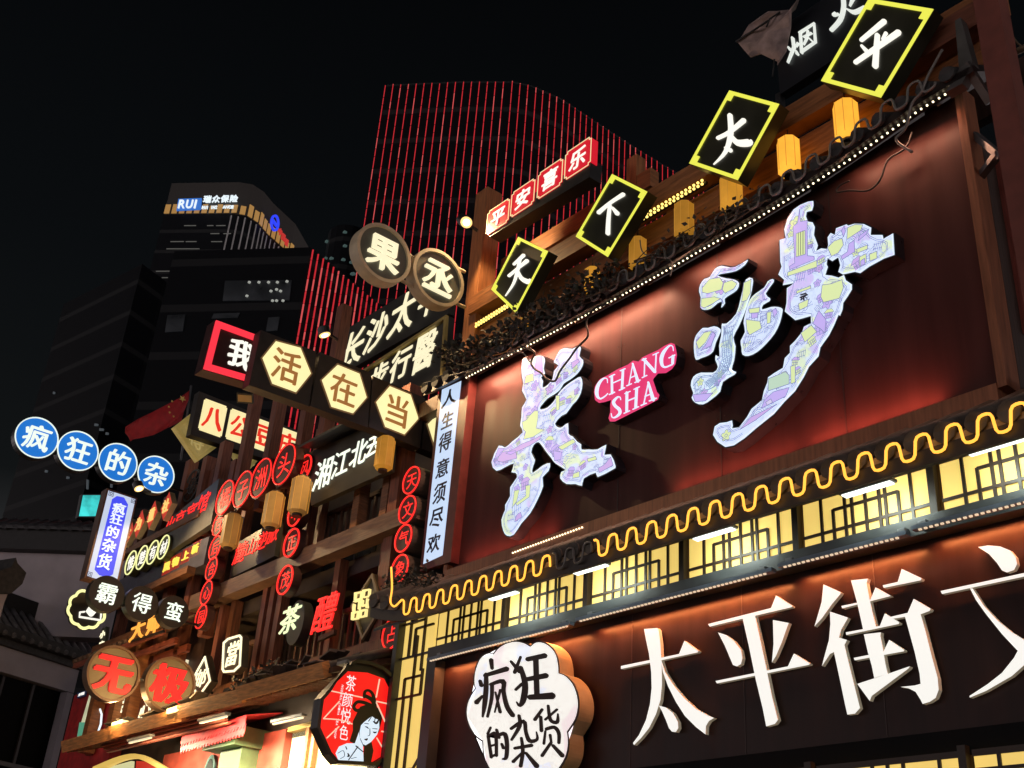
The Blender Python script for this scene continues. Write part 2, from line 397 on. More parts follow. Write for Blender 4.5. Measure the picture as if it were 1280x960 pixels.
# tall painted pillar and brackets at the right end
xp = at(1246, 80, y=-.30).x
pr = nbeam('pillar', (xp, -.22, 0), (xp, -.22, 12.5), .20, .17, PILLAR, near)
nbeam('beam', at(1105, 95, y=-.05), at(1225, 22, y=-.05), .16, .26, mat('pillar_beam', (.22, .075, .04), .55, noise=.3, wood='h', nscale=5), near)
nbeam('beam', (-3.6, -.2, 9.7), (-2.2, -.2, 9.7), .12, .2, PILLAR, near)
m = MB(); m.bar(at(1217, 168, y=.0), at(1252, 196, y=-.15), .05, .05); m.bar(at(1226, 220, y=.0), at(1248, 192, y=-.15), .06, .05)
m.build('steel_bracket', GREYM, near)
nbeam('post', at(1250, 205, y=.3), at(1284, 420, y=.3), .09, .08, mat('post_red', (.28, .07, .05), .5, noise=.3, wood='v'), near)
nbeam('beam', (-3.3, .1, 5.62), (-2.4, .1, 5.62), .1, .12, WOODD, near)

# ---- timber gallery building further down the street
gal = thing('gallery_building', (-13.8, 0, 0), 'brown timber gallery building with open galleries behind the rows of neon signs', 'building')
m = MB(); m.box((-16.7, 1.7, 0), (-10.6, 6, 9.0)); m.box((-16.7, .1, 4.2), (-10.6, 1.699, 4.75)); m.box((-16.7, .2, 6.2), (-10.6, 1.699, 6.42)); 
m.build('wall', mat('gallery_wall', (.05, .038, .032), .6, noise=.35, nscale=3), gal)
GB = mat('beam_grey_brown', (.17, .105, .072), .5, noise=.35, wood='h', nscale=5, bump=.2)
nbeam('beam', (-16.6, -.06, 6.52), (-10.6, -.06, 6.52), .22, .24, GB, gal)
nbeam('beam', (-16.7, .02, 7.98), (-10.6, .02, 7.98), .14, .2, WOOD, gal)
nbeam('beam', (-16.7, .02, 5.0), (-10.6, .02, 5.0), .14, .2, WOOD, gal)
def gpost(px, y, z0, z1, w, mt=WOOD, par=gal, py=600):
    p = at(px, py, y=y); nbeam('post', (p.x, y, z0), (p.x, y, z1), w, w, mt, par)
WOODR = mat('wood_reddish', (.22, .075, .042), .5, noise=.4, wood='v', nscale=5, bump=.25)
for (px, py, z0, z1, wd_, mt) in ((492, 640, 4.8, 8.5, .20, WOODR), (479, 640, 6.5, 8.0, .15, WOODH), (443, 650, 6.5, 8.0, .15, WOODH), (380, 670, 6.5, 8.6, .17, WOODR),
        (394, 670, 6.5, 7.9, .10, WOOD), (340, 700, 6.5, 8.6, .15, WOOD), (296, 690, 6.5, 8.2, .14, WOODR), (270, 700, 6.0, 8.9, .18, WOODR)):
    p = at(px, py, y=0); nbeam('post', (p.x, .06, z0), (p.x, .06, z1), wd_, wd_, mt, gal)
for px, py in ((324, 815), (336, 800), (415, 795), (474, 778), (346, 800), (285, 820), (270, 825)):
    p = at(px, py, y=.1); nbeam('post', (p.x, .1, 4.7), (p.x, .1, 6.4), .13, .13, WOOD if px % 2 else WOODR, gal)
# tall posts of the roof terrace
for (px, py, z1) in ((302, 595, 10.0), (340, 560, 9.8), (378, 560, 9.2), (275, 600, 9.35), (255, 610, 9.25), (232, 618, 9.4), (424, 430, 10.6)):
    p = at(px, py, y=.0); nbeam('post', (p.x, .0, 7.7), (p.x, .0, z1), .17, .17, WOODR, gal)
# dark balcony windows with bars behind the gallery
WINF = mat('window_frame', (.03, .03, .03), .5)
for (x0, x1, z0, z1) in ((-12.3, -11.2, 6.7, 7.9), (-13.9, -12.7, 6.7, 7.9), (-15.9, -14.4, 6.7, 7.9), (-12.3, -11.2, 5.1, 6.1), (-14.2, -12.7, 5.1, 6.1)):
    m = MB(); m.box((x0, 1.66, z0), (x1, 1.698, z1)); wn = m.build('window', mat('window_glass_dark', (.02, .024, .03), .08, noise=.2), gal)
    m = MB()
    for k in range(4): xx = x0+(x1-x0)*k/3; m.box((xx-.025, 1.62, z0), (xx+.025, 1.655, z1))
    for zz in (z0, (z0+z1)/2, z1): m.box((x0, 1.625, zz-.022), (x1, 1.65, zz+.022))
    m.build('window_bars', WINF, wn)
RAIL = mat('rail_wood', (.13, .07, .045), .55, noise=.3, wood='v')
for (x0, x1, zb) in ((-16.3, -13.9, 6.64), (-13.5, -11.5, 6.64), (-16.3, -14.4, 5.1), (-14.2, -11.6, 5.1)):
    m = MB(); m.box((x0, .22, zb+.62), (x1, .30, zb+.68)); m.box((x0, .23, zb+.10), (x1, .29, zb+.15))
    n = int((x1-x0)/.16)
    for k in range(n): xx = x0+(k+.5)*(x1-x0)/n; m.box((xx-.02, .24, zb+.151), (xx+.02, .28, zb+.619))
    m.build('railing', RAIL, gal)
# canopies over the sign in the gallery
m = MB(); a, b = at(373, 560, y=-.5), at(445, 522, y=-.5)
m.poly3([a, b, b+V((0, .6, .18)), a+V((0, .6, .18))], [p+V((0, 0, .04)) for p in (a, b, b+V((0, .6, .18)), a+V((0, .6, .18)))]); m.build('canopy', BLACKM, gal)
# lower timber eave with its tiles
def lipm(x): return 4.36 + .012*(x+20)
XM = [-18.3+.3*i for i in range(33)]; XM = [x for x in XM if x < -10.55]
le = eave(XM, lipm, -.9, .05, .33, .06, None).build('lower_eave', mat('eave_wood', (.11, .055, .03), .7, noise=.4, nscale=6, bump=.3), gal)
m = MB()
rnd = random.Random(3)
xx = XM[0]
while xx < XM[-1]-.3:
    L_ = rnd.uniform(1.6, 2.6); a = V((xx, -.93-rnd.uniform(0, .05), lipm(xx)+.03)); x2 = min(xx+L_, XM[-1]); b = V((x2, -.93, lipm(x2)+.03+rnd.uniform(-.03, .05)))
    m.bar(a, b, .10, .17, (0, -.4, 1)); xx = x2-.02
m.build('fascia', mat('fascia_toplit', (.58, .26, .085), .6, noise=.35, wood='h', nscale=6, bump=.4), le)  # light from above is put into this bright orange, underside kept darker
m = MB()
xx = XM[0]+.1
while xx < XM[-1]:
    z = lipm(xx); L_ = rnd.uniform(.5, 1.0); t0 = rnd.uniform(0, .15)
    m.tube([(xx, -.86+t0, z+.10+.35*t0), (xx+rnd.uniform(-.06, .06), -.86+t0+L_*.8, z+.12+.35*(t0+L_*.8)+rnd.uniform(0, .05))], .055, 7); xx += rnd.uniform(.15, .26)
for k in range(46):
    xx = rnd.uniform(XM[0], XM[-1]-.3); yy = rnd.uniform(-.85, -.25); z = lipm(xx)+.17+.35*(yy+.9)+rnd.uniform(0, .06); a = rnd.uniform(-.7, .7); l_ = rnd.uniform(.10, .30)
    m.bar((xx, yy, z), (xx+l_*math.cos(a), yy+l_*math.sin(a), z+rnd.uniform(-.03, .10)), rnd.uniform(.06, .18), .018)
m.build('roof_tiles', mat('tile_broken', (.07, .062, .055), .7, noise=.5, nscale=8), le)
m = MB()
xx = XM[0]
while xx < XM[-1]:
    m.bar((xx, -.9, lipm(xx)-.03), (xx, -.1, lipm(xx)+.22), .05, .05); xx += .2
m.build('rafters', WOOD, le)
# shop front under the eave
SHW = mat('shop_lit_wall', (.75, .66, .42), .7, .75, (1, .80, .42), noise=.25, nscale=1.2)
m = MB(); m.box((-13.25, .1, 0), (-10.6, .2, 4.3)); m.build('lit_window', SHW, gal)
for px in (383, 391): 
    p = at(px, 945, y=.05); nbeam('post', (p.x, .05, 2.5), (p.x, .05, 4.3), .07, .07, WOODO, gal)
nbeam('beam', (-13.2, .04, 4.28), (-10.6, .04, 4.33), .1, .06, GOLD, gal)
GRN = mat('green_paint', (.10, .17, .075), .5, noise=.3, nscale=5)
m = MB(); p = at(304, 930, y=-.1); m.box((p.x-.30, -.25, 0), (p.x+.28, .25, 4.15)); m.box((p.x-.55, -.4, 4.1), (p.x+.35, .2, 4.34)); m.build('green_pillar', GRN, gal)
mats_trim = mat('trim_red', (.32, .085, .045), .5, noise=.35, wood='h', nscale=5)
# red scalloped awning and round-headed windows
m = MB(); a, b = at(226, 928, y=-.5), at(306, 905, y=-.5)
n = 22
for i in range(n):
    p0 = a.lerp(b, i/n); p1 = a.lerp(b, (i+1)/n); mid = (p0+p1)/2
    for row in range(2):
        dz = -.09*row-.06; 
        q = [p0+V((0, .012*row, .10-.09*row)), p0+V((0, .012*row, dz+.05)), mid+V((0, .012*row, dz)), p1+V((0, .012*row, dz+.05)), p1+V((0, .012*row, .10-.09*row))]
        m.poly3(q, [v+V((0, .01, 0)) for v in q])
f = [a+V((0, 0, .10)), b+V((0, 0, .10)), b+V((0, .5, .22)), a+V((0, .5, .22))]
m.poly3([v+V((0, 0, .015)) for v in f], f)
m.build('awning', mat('awning_red', (.62, .045, .05), .5, noise=.3), gal)
P = F(-.02)
for cx, cy in ((281, 965), (262, 972), (303, 958)):
    m = MB(); c = P.px(cx, cy); o_ = [(c[0]-.17, c[1]-.5)]+[(c[0]-.17*math.cos(t), c[1]+.30*math.sin(t)) for t in [k*math.pi/10 for k in range(11)]]+[(c[0]+.17, c[1]-.5)]
    m.prism(P, o_, 0, .03); aw = m.build('arched_window', mat('teal_frame', (.06, .16, .15), .4, noise=.3), gal)
    m = MB(); i_ = [(c[0]+(q[0]-c[0])*.72, c[1]+(q[1]-c[1])*.82) for q in o_]; m.prism(P, i_, .03, .034)
    m.build('pane', SHW if cx == 281 else mat('pane_dark', (.05, .06, .06), .2), aw)
m = MB(); m.box((-16.8, .0, 0), (-13.26, .1, 4.3)); m.build('shop_front', mat('shop_front_red', (.42, .07, .045), .5, noise=.4, nscale=4), gal)
for k in range(4): nbeam('trim', (-17.4, -.62-.05*k, 4.30+.035*k), (-13.6, -.62-.05*k, 4.30+.035*k), .05, .025, mats_trim, gal)

# ---- dark shop at the far end of the row
far = thing('corner_shop_building', (-18.6, 0, 0), 'narrow red and brown shop at the far end, beside the white walled building', 'building')
m = MB(); m.box((-20.6, .3, 0), (-16.8, 6, 9.0)); m.build('wall', mat('far_wall', (.06, .032, .026), .6, noise=.35, nscale=4), far)
m = MB(); m.box((-21.5, .1, 0), (-19.2, .29, 5.8)); m.build('red_front', mat('front_red', (.58, .045, .05), .5, noise=.25), far)
FG = mat('fascia_slate', (.085, .085, .12), .5, noise=.3)
a, b = at(140, 740, y=-.1), at(262, 668, y=-.1)
m = MB(); m.box((a.x, -.1, 7.15), (b.x, .25, 7.62)); m.build('fascia', FG, far)
for z in (7.1, 6.35, 8.05): nbeam('beam', (-20.2, -.16, z), (-16.8, -.16, z), .14, .12, WOODO if z < 7 else WOODH, far)
for x in (-20.0, -19.0, -18.1, -17.2): nbeam('post', (x, .1, 4.6), (x, .1, 9.0), .16, .16, WOODR, far)
for px in (167, 150, 123): 
    p = at(px, 890, y=0); nbeam('post', (p.x, -.05, 4.6), (p.x, -.05, 6.3), .2, .2, WOODO, far)
m = MB()
xx = -20.4
while xx < -16.8: m.tube([(xx, -.42, 6.12), (xx, .28, 6.5)], .06, 7); xx += .21
m.build('roof_tiles', mat('tile_warm', (.16, .09, .05), .6, noise=.4), far)
m = MB(); m.box((-20.4, -.42, 6.03), (-16.8, -.36, 6.10)); m.box((-20.4, -.20, 5.93), (-16.8, -.14, 6.02)); m.box((-20.4, .02, 5.85), (-16.8, .08, 5.97)); m.build('eave_boards', mat('trim_red', (.32, .085, .045), .5, noise=.35, wood='h', nscale=5), far)
xa_, xb_ = at(178, 850, y=.2).x, at(226, 840, y=.2).x
m = MB(); m.box((xa_, .2, 4.8), (xb_, .295, 5.84)); lw = m.build('lit_window', glow('window_cream', (.95, .82, .55), .9), far)
m = MB()
for k in range(5): xx = xa_+(xb_-xa_)*k/4; m.box((xx-.03, .15, 4.8), (xx+.03, .198, 5.84))
m.box((xa_, .16, 5.5), (xb_, .196, 5.55)); m.build('window_frame', WOODO, lw)

# ---- white walled building with dark tiled eaves
wh = thing('white_wall_building', (-27, 0, 0), 'dim white walled building with dark tiled eaves and slatted balcony behind the row', 'building')
a, b = at(0, 812, z=6.9), at(95, 842, z=6.9); d = unit(V((b.x-a.x, b.y-a.y, 0)))
nrm = V((d.y, -d.x, 0)); nrm = nrm if nrm.dot(CAM-a) > 0 else -nrm
PW = Pl((a.x, a.y, 0), nrm)
sgn = 1 if PW.u.dot(d) > 0 else -1
uR = PW.px(98, 842)[0]; uL = uR-sgn*9
WHT = mat('white_plaster', (.42, .38, .41), .8, noise=.15, nscale=1.5, bump=.1)
q = lambda u0, z0, u1, z1: [(min(u0, u1), z0), (max(u0, u1), z0), (max(u0, u1), z1), (min(u0, u1), z1)]
m = MB(); m.prism(PW, q(uL, 6.5, uR, 6.98), -.3, 0); m.prism(PW, q(uR-sgn*.16, 0, uR, 6.49), -.3, 0); m.prism(PW, q(uL, 0, uR-sgn*.15, 4.1), -.3, 0); m.build('wall', WHT, wh)
m = MB(); m.prism(PW, q(uL, 4.11, uR-sgn*.17, 6.49), -.5, -.2); wn = m.build('window', mat('window_black', (.006, .0055, .0055), .7, spec=.05), wh)
m = MB()
for k in range(1, 5): u = uR-sgn*(.15+.75*k); m.prism(PW, q(u-.03, 4.12, u+.03, 6.48), -.19, -.15)
m.build('frame', mat('frame_dark', (.03, .022, .02), .5), wn)
m = MB(); m.prism(PW, q(uL, 7.12, uR+sgn*.25, 7.3), -.6, .35); m.prism(PW, q(uL, 6.981, uR+sgn*.05, 7.11), -.3, .12); lowe = m.build('roof', TILE, wh)
m = MB(); u = uL
for k in range(40):
    u = uR+sgn*.15-sgn*k*.22
    c = PW.w((u, 7.14), .36); m.tube([c, c-PW.n*.9+V((0, 0, .75))], .055, 7); 
m.build('roof_tiles', mat('tile_grey', (.15, .145, .15), .5, noise=.4), lowe)
m = MB(); m.prism(PW, q(uL, 7.3, uR-sgn*.1, 8.2), -.9, -.5); m.build('parapet', mat('dark_wall', (.012, .012, .013), .7), wh)
m = MB(); m.prism(PW, q(uL, 4.75, uR, 4.83), .3, .36); m.prism(PW, q(uL, 4.1, uR, 4.17), .3, .36)
rl = m.build('balcony_railing', mat('rail_grey', (.10, .095, .10), .5, noise=.3), wh)
m = MB()
for k in range(42): u = uR-sgn*(.08+.2*k); m.prism(PW, q(u-.05, 4.18, u+.05, 4.70), .31, .34)
m.build('slats', mat('slat_grey', (.24, .21, .22), .6, noise=.3), rl)
# upper wing with the long dark eave
a, b = at(0, 690, z=9.3), at(125, 694, z=9.3); d = unit(V((b.x-a.x, b.y-a.y, 0))); nrm = V((d.y, -d.x, 0)); nrm = nrm if nrm.dot(CAM-a) > 0 else -nrm
PU = Pl((a.x, a.y, 0), nrm); sg = 1 if PU.u.dot(d) > 0 else -1
u0 = PU.px(-60, 690)[0]; u1 = PU.px(150, 695)[0]
m = MB(); m.prism(PU, q(u0, 7.5, u1, 9.3), -.4, 0); m.build('wall', WHT, wh)
m = MB(); m.prism(PU, q(u0, 9.302, u1, 9.75), -.4, .25); ue = m.build('roof', mat('dark_eave', (.022, .022, .023), .6, noise=.3), wh)
m = MB(); k = 0; uu = min(u0, u1)
while uu < max(u0, u1): c = PU.w((uu, 9.76), .34); m.tube([c, c-PU.n*.8+V((0, 0, .45))], .06, 7); uu += .25
m.prism(PU, q(u0, 9.74, u1, 9.80), -.3, .34); m.build('roof_tiles', mat('tile_dim', (.045, .045, .05), .5, noise=.4), ue)
# stepped gable end at the left edge
PG = Pl(at(10, 740, x=-20.8), PW.n)
m = MB(); m.pxpoly(PG, [(-30, 740), (-2, 714), (14, 709), (20, 697), (22, 704), (33, 716), (31, 722), (28, 730), (14, 742), (-30, 742)], -.5, 0); m.build('gable_coping', TILE, wh)
m = MB(); m.pxpoly(PG, [(-30, 742), (12, 742.5), (8, 752), (2, 775), (-30, 785)], -.5, -.05); m.build('gable_wall', WHT, wh)
# ================================================================= TOWERS
def prism_z(m, pts, z0, z1):
    n = len(pts); b = len(m.v)
    ar = sum(pts[i-1].x*pts[i].y-pts[i].x*pts[i-1].y for i in range(n))
    if ar < 0: pts = pts[::-1]
    m.poly3([V((p.x, p.y, z1)) for p in pts], [V((p.x, p.y, z0)) for p in pts])
TG0 = mat('tower_glass', (.004, .0048, .006), .5, noise=.5, nscale=.15, spec=.08)
def floors(m, step, col):
    n = m.node_tree; b = n.nodes['Principled BSDF']; t = n.nodes.new('ShaderNodeNewGeometry'); sp_ = n.nodes.new('ShaderNodeSeparateXYZ'); n.links.new(t.outputs['Position'], sp_.inputs[0])
    d = n.nodes.new('ShaderNodeMath'); d.operation = 'MULTIPLY'; d.inputs[1].default_value = 1/step; n.links.new(sp_.outputs[2], d.inputs[0])
    fr = n.nodes.new('ShaderNodeMath'); fr.operation = 'FRACT'; n.links.new(d.outputs[0], fr.inputs[0])
    r = n.nodes.new('ShaderNodeValToRGB'); r.color_ramp.interpolation = 'CONSTANT'; r.color_ramp.elements[0].color = (*col, 1); r.color_ramp.elements[1].position = .16; r.color_ramp.elements[1].color = (.0035, .0042, .0055, 1)
    n.links.new(fr.outputs[0], r.inputs[0]); n.links.new(r.outputs[0], b.inputs['Base Color'])
TG = mat('tower_floors', (.004, .0048, .006), .5, spec=.08); floors(TG, 3.4, (.014, .015, .016))
LINE = glow('tower_red_line', (.62, .018, .028), .8, sample=False)
LINE2 = glow('tower_pink_line', (.72, .085, .085), .85, sample=False)
H = 75
rt = thing('red_line_tower', at(600, 150, z=H)*1 - V((0, 0, H)), 'black office tower striped from top to bottom with thin red light lines', 'tower')
front = [at(x, y, z=H) for x, y in ((483, 106), (530, 103.5), (580, 101.5), (640, 101.5), (663, 106), (700, 122), (730, 142), (760, 162), (800, 188), (850, 218), (900, 250))]
back = [front[-1]+V((-30, 40, 0)), front[0]+V((-30, 40, 0))]
m = MB(); prism_z(m, front+back, 0, H); m.build('facade', TG, rt)
def along(poly, step):
    pts = []; acc = 0
    for i in range(len(poly)-1):
        a, b = poly[i], poly[i+1]; L_ = (b-a).length
        while acc < L_: pts.append((a.lerp(b, acc/L_), (b-a))); acc += step
        acc -= L_
    return pts
rn = random.Random(5)
m = MB(); total = sum((front[i+1]-front[i]).length for i in range(len(front)-1))
fl = sum((front[i+1]-front[i]).length for i in range(3)); st = fl/16
for p, d in along(front, st):
    nn = unit(V((d.y, -d.x, 0))); nn = nn if nn.dot(CAM-p) > 0 else -nn
    q = p+nn*.25; z = 2.0
    while z < H-.2:
        z2 = min(H-.2, z+rn.choice((.9, 1.3, 2.0)))
        k = 0 if rn.random() < .8 else 1
        m.bar(V((q.x, q.y, z)), V((q.x, q.y, z2-.10)), .055, .055, (1, 0, 0), k); z = z2
m.build('light_lines', [LINE, LINE2], rt)
for x, y in ((527, 172), (531, 184), (476, 181), (530, 176), (571, 207), (640, 225), (647, 222), (585, 255)):
    d = ray(x, y); p = CAM+d*((front[1]-CAM).length/d.length*.985); m = MB(); m.box(p+V((-.25, -.2, -.25)), p+V((.25, .2, .2))); m.build('office_light', glow('office_dim', (.35, .45, .5), .6, sample=False), rt)
# annex with the slanting row of red lines
H2 = 42
ax = thing('annex_block', at(320, 330, z=H2)-V((0, 0, H2)), 'black flat topped block with red light lines on its slanting right side', 'tower')
c0, c1, c2 = at(218, 314, z=H2), at(389, 309, z=H2), at(480, 385, z=H2)
m = MB(); prism_z(m, [c0, c1, c2, c2+V((-40, 30, 0)), c0+V((-40, 30, 0))], 0, H2); m.build('facade', TG, ax)
m = MB()
for p, d in along([c1, c2], (c2-c1).length/15):
    nn = unit(V((d.y, -d.x, 0))); nn = nn if nn.dot(CAM-p) > 0 else -nn; q = p+nn*.2; z = 3
    while z < H2-.2:
        z2 = min(H2-.2, z+rn.choice((.6, .9, 1.4))); m.bar(V((q.x, q.y, z)), V((q.x, q.y, z2-.06)), .075, .075, (1, 0, 0), 0 if rn.random() < .75 else 1); z = z2
m.build('light_lines', [LINE, LINE2], ax)
nn = unit(V(((c1-c0).y, -(c1-c0).x, 0))); nn = nn if nn.dot(CAM-c0) > 0 else -nn
PA = Pl(c0, nn)
m = MB()
for (x0, y0, x1, y1) in ((282, 352, 365, 376), (268, 393, 300, 398), (336, 398, 350, 414), (210, 395, 232, 415)):
    m = MB(); m.pxpoly(PA, [(x0, y0), (x1, y0-1), (x1-3, y1), (x0-3, y1+1)], .02, .1)
    m.build('window', mat('dim_glazing', (.02, .022, .025), .3, .010, (.3, .35, .4), noise=.8, nscale=.6), ax)
m = MB()
for x, y in ((313, 355), (325, 355), (337, 355), (348, 355), (360, 354), (340, 366), (347, 364), (352, 366), (310, 372), (355, 378), (347, 378), (342, 378)):
    p = PA.w(PA.px(x, y), .2); m = MB(); m.box(p-V((.07, .07, .05)), p+V((.07, .07, .05)))
    m.build('ceiling_light', glow('office_white', (.6, .62, .56), .5, sample=False), ax)
# tower with the insurance sign
H3 = 95
ru = thing('insurance_tower', at(270, 262, z=H3)-V((0, 0, H3)), 'dark rounded tower with a gold lit parapet under a blue and white roof sign', 'tower')
fp = [at(x, y, z=H3) for x, y in ((205, 268), (290, 267), (308, 270), (322, 279), (334, 293), (362, 318))]
bk = [fp[-1]+V((-25, 30, 0)), fp[0]+V((-25, 30, 0))]
m = MB(); prism_z(m, fp+bk, 0, H3); m.build('facade', TG, ru)
top = [at(x, y, z=H3+4) for x, y in ((208, 253), (292, 254), (310, 258), (325, 268), (338, 283), (366, 310))]
m = MB(); prism_z(m, fp+bk, H3+.02, H3+5.5); m.build('parapet', mat('parapet_dark', (.02, .018, .016), .5), ru)
m = MB()
for p, d in along(fp, 1.1):
    nn = unit(V((d.y, -d.x, 0))); nn = nn if nn.dot(CAM-p) > 0 else -nn; q = p+nn*.15
    h = rn.uniform(1.3, 2.2); m.poly3([q+V((0, 0, .1)), q+unit(d)*.75+V((0, 0, .1)), q+unit(d)*.75+V((0, 0, h)), q+V((0, 0, h))], [x-nn*.1 for x in (q+V((0, 0, .1)), q+unit(d)*.75+V((0, 0, .1)), q+unit(d)*.75+V((0, 0, h)), q+V((0, 0, h)))])
m.build('gold_lights', glow('tower_gold', (.42, .22, .055), .75, sample=False), ru)
m = MB()
for p, d in along(fp[1:], .95):
    nn = unit(V((d.y, -d.x, 0))); nn = nn if nn.dot(CAM-p) > 0 else -nn; q = p+nn*.1
    m.bar(V((q.x, q.y, H3-22)), V((q.x, q.y, H3-.4)), .16, .16, (1, 0, 0))
m.build('fins', mat('fin_grey', (.25, .25, .25), .5), ru)
PT = Pl(fp[0], (lambda d: (lambda n_: n_ if n_.dot(CAM-fp[0]) > 0 else -n_)(unit(V((d.y, -d.x, 0)))))(fp[1]-fp[0]))
m = MB()
for i in range(34):
    x = rn.uniform(170, 280); y = rn.choice((283, 293, 303, 312, 323, 330, 340, 348)); 
    if x < 205-.25*(y-268)+4 or (x > 222 and y > 312): continue
    w_ = rn.uniform(5, 18); c = PT.px(x, y); U, W = PT.size(x, y, w_, .8); m = MB(); m.prism(PT, [(c[0], c[1]), (c[0]+U, c[1]), (c[0]+U, c[1]+W), (c[0], c[1]+W)], .05, .15)
    m.build('office_light', glow('office_faint', (.20, .20, .18), .3, sample=False), ru)
PB = Pl(PT.w(PT.px(230, 255), .6), PT.n)
sg_ = thing('insurance_sign', PB.w(PB.px(230, 262)), 'blue and white roof sign lettered RUI on the dark rounded tower', 'sign')
m = MB(); m.pxpoly(PB, [(223, 248.5), (252, 247.5), (250.5, 261.5), (220.5, 263)], -.2, 0); m.build('blue_plate', glow('rui_blue', (.03, .17, .62), .8, sample=False), sg_)
LW = glow('rui_white', (.75, .85, .9), 1.0, sample=False)
m = MB()
for i, ch in enumerate('RUI'): m.glyph(PB, ch, 227.8+9.3*i-(1.8 if i == 2 else 0), 255.6, 10, 7.6 if i < 2 else 1.9, .03, .02, .2)
for i, ch in enumerate('瑞众保险'): m.glyph(PB, ch, 259.5+11*i, 249.5-.25*i, 8.5, 9.3, .02, 0, .2)
for i, ch in enumerate('RUI INS'): 
    if ch != ' ': m.glyph(PB, ch, 254+2.75*i, 260-.05*i, 3.6, 2.2 if ch != 'I' else .7, .03, 0, .2)
for i, ch in enumerate('ANCE'): m.glyph(PB, ch, 280.5+3.4*i, 259.3, 3.4, 2.8, .03, 0, .2)
m.build('lettering', LW, sg_)
d_ = fp[5]-fp[4]; n_ = unit(V((d_.y, -d_.x, 0))); n_ = n_ if n_.dot(CAM-fp[4]) > 0 else -n_
PR = Pl(fp[4]+n_*1.2, n_)
sb = thing('round_tower_sign', PR.w(PR.px(343, 290)), 'small blue ring sign over red characters high on the dark rounded tower', 'sign')
c = PR.px(342.5, 279); U, W = PR.size(342.5, 279, 4.6, 9.5)
m = MB(); m.ring(PR, circ(c, U, W, 24), circ(c, U*.72, W*.78, 24), 0, .3); m.prism(PR, [(c[0]-U*.5, c[1]-W*.1), (c[0]+U*.5, c[1]-W*.3), (c[0]+U*.5, c[1]), (c[0]-U*.5, c[1]+W*.25)], 0, .3)
m.build('blue_ring', glow('ring_blue', (.02, .05, .9), 1.0, sample=False), sb)
m = MB()
for i, ch in enumerate('中国银'): m.glyph(PR, ch, 349.5+3.9*i, 290+6.5*i, 8, 4, .02, 0, .2)
m.build('lettering', glow('tower_red_text', (.55, .03, .025), .8, sample=False), sb)
# dim blocks far left and a lit window
dk = thing('dark_block', at(60, 520, z=40)-V((0, 0, 40)), 'nearly black block far left behind the blue round signs', 'building')
a, b, c = at(80, 380, z=60), at(178, 330, z=60), at(205, 350, z=60)
m = MB(); prism_z(m, [a, b, c, c+V((-40, 60, 0)), a+V((-40, 60, 0))], 0, 60); m.build('facade', TG, dk)
PD = Pl(a, (lambda d: (lambda n_: n_ if n_.dot(CAM-a) > 0 else -n_)(unit(V((d.y, -d.x, 0)))))(b-a))
m = MB()
for (x, y, w_, h_) in ((120, 530, 4, 3), (126, 536, 5, 3), (134, 541, 3, 3), (207, 555, 7, 14), (85, 596, 3, 3), (58, 588, 3, 3), (68, 490, 2, 3), (110, 600, 2, 12), (140, 600, 2, 10)):
    m = MB(); m.pxpoly(PD, [(x, y), (x+w_, y+.5), (x+w_-.5, y+h_), (x-.5, y+h_)], .05, .15)
    m.build('window_light', glow('block_light', (.06, .075, .085), .6, sample=False), dk)
sc = thing('video_screen', at(112, 645, x=-34), 'small glowing turquoise screen behind the white building roof', 'screen')
PS = SP(-34)
m = MB(); m.pxpoly(PS, [(102.5, 617.5), (127, 617.5), (124, 646.5), (97, 646.5)], -.2, -.02); m.build('casing', BLACKM, sc)
m = MB(); m.pxpoly(PS, [(104, 619), (125.5, 619), (122.5, 645), (99, 645)], -.02, 0); m.build('display', mat('screen_cyan', (.05, .3, .3), .4, 1.0, (.04, .62, .60), noise=.8, nscale=2.2), sc)
tw = thing('distant_tower', at(437, 330, z=70)-V((0, 0, 70)), 'slim dark round tower with teal lights behind the round pale signs', 'tower')
a = at(437, 296, z=70); m = MB(); prism_z(m, [a+V((math.cos(t)*2.2, math.sin(t)*2.2, 0)) for t in [k*math.pi/8 for k in range(16)]], 0, 70); m.build('facade', TG, tw)
m = MB()
for i in range(26):
    t = rn.uniform(-1.9, .4); z = rn.uniform(58, 69); p = a+V((math.cos(t)*2.25, math.sin(t)*2.25, z-70)); m = MB(); m.box(p-V((.16, .16, .1)), p+V((.16, .16, .1)))
    m.build('window_light', glow('teal_lights', (.10, .17, .16), .4, sample=False), tw)
# ================================================================= BIG UPPER SIGN BOARD
P0 = F(-.02)
bb = thing('city_billboard', (-6.75, 0, 5.6), 'large upper wine red billboard with two illustrated lightbox characters and a pink plate between them', 'billboard')
BRD = mat('board_wine_gloss', (.072, .027, .024), .40, noise=.17, nscale=.8, wood='v', spec=.14)
m = MB(); m.prism(P0, [(-10.0, 5.64), (-3.46, 5.64), (-3.46, zl(-3.46)+.06)]+[(x, zl(x)+.06) for x in (-4, -5, -6, -7, -8, -9)]+[(-10.0, zl(-10)+.06)], -.09, 0); m.build('board', BRD, bb)
m = MB()
for k, xx in enumerate((-8.70, -7.40, -6.10, -4.80)):
    m.box((xx-.006, -.024, 5.645), (xx+.006, -.0205, zl(xx)-.02))
    for j in range(6): zz_ = 5.85+j*.42; m.box((xx+.04, -.025, zz_), (xx+.052, -.0205, zz_+.012)); m.box((xx-.052, -.025, zz_), (xx-.04, -.0205, zz_+.012))
m.build('joint_trim', mat('joint_dark', (.035, .016, .014), .5), bb)
FRO = mat('board_frame', (.30, .11, .05), .45, noise=.3, wood='v', nscale=4)
m = MB(); m.box((-10.06, -.10, 5.60), (-9.99, .075, 8.1)); m.box((-3.47, -.12, 5.60), (-3.40, .075, zl(-3.4)+.02)); m.box((-9.988, -.13, 5.50), (-3.472, .078, 5.638))
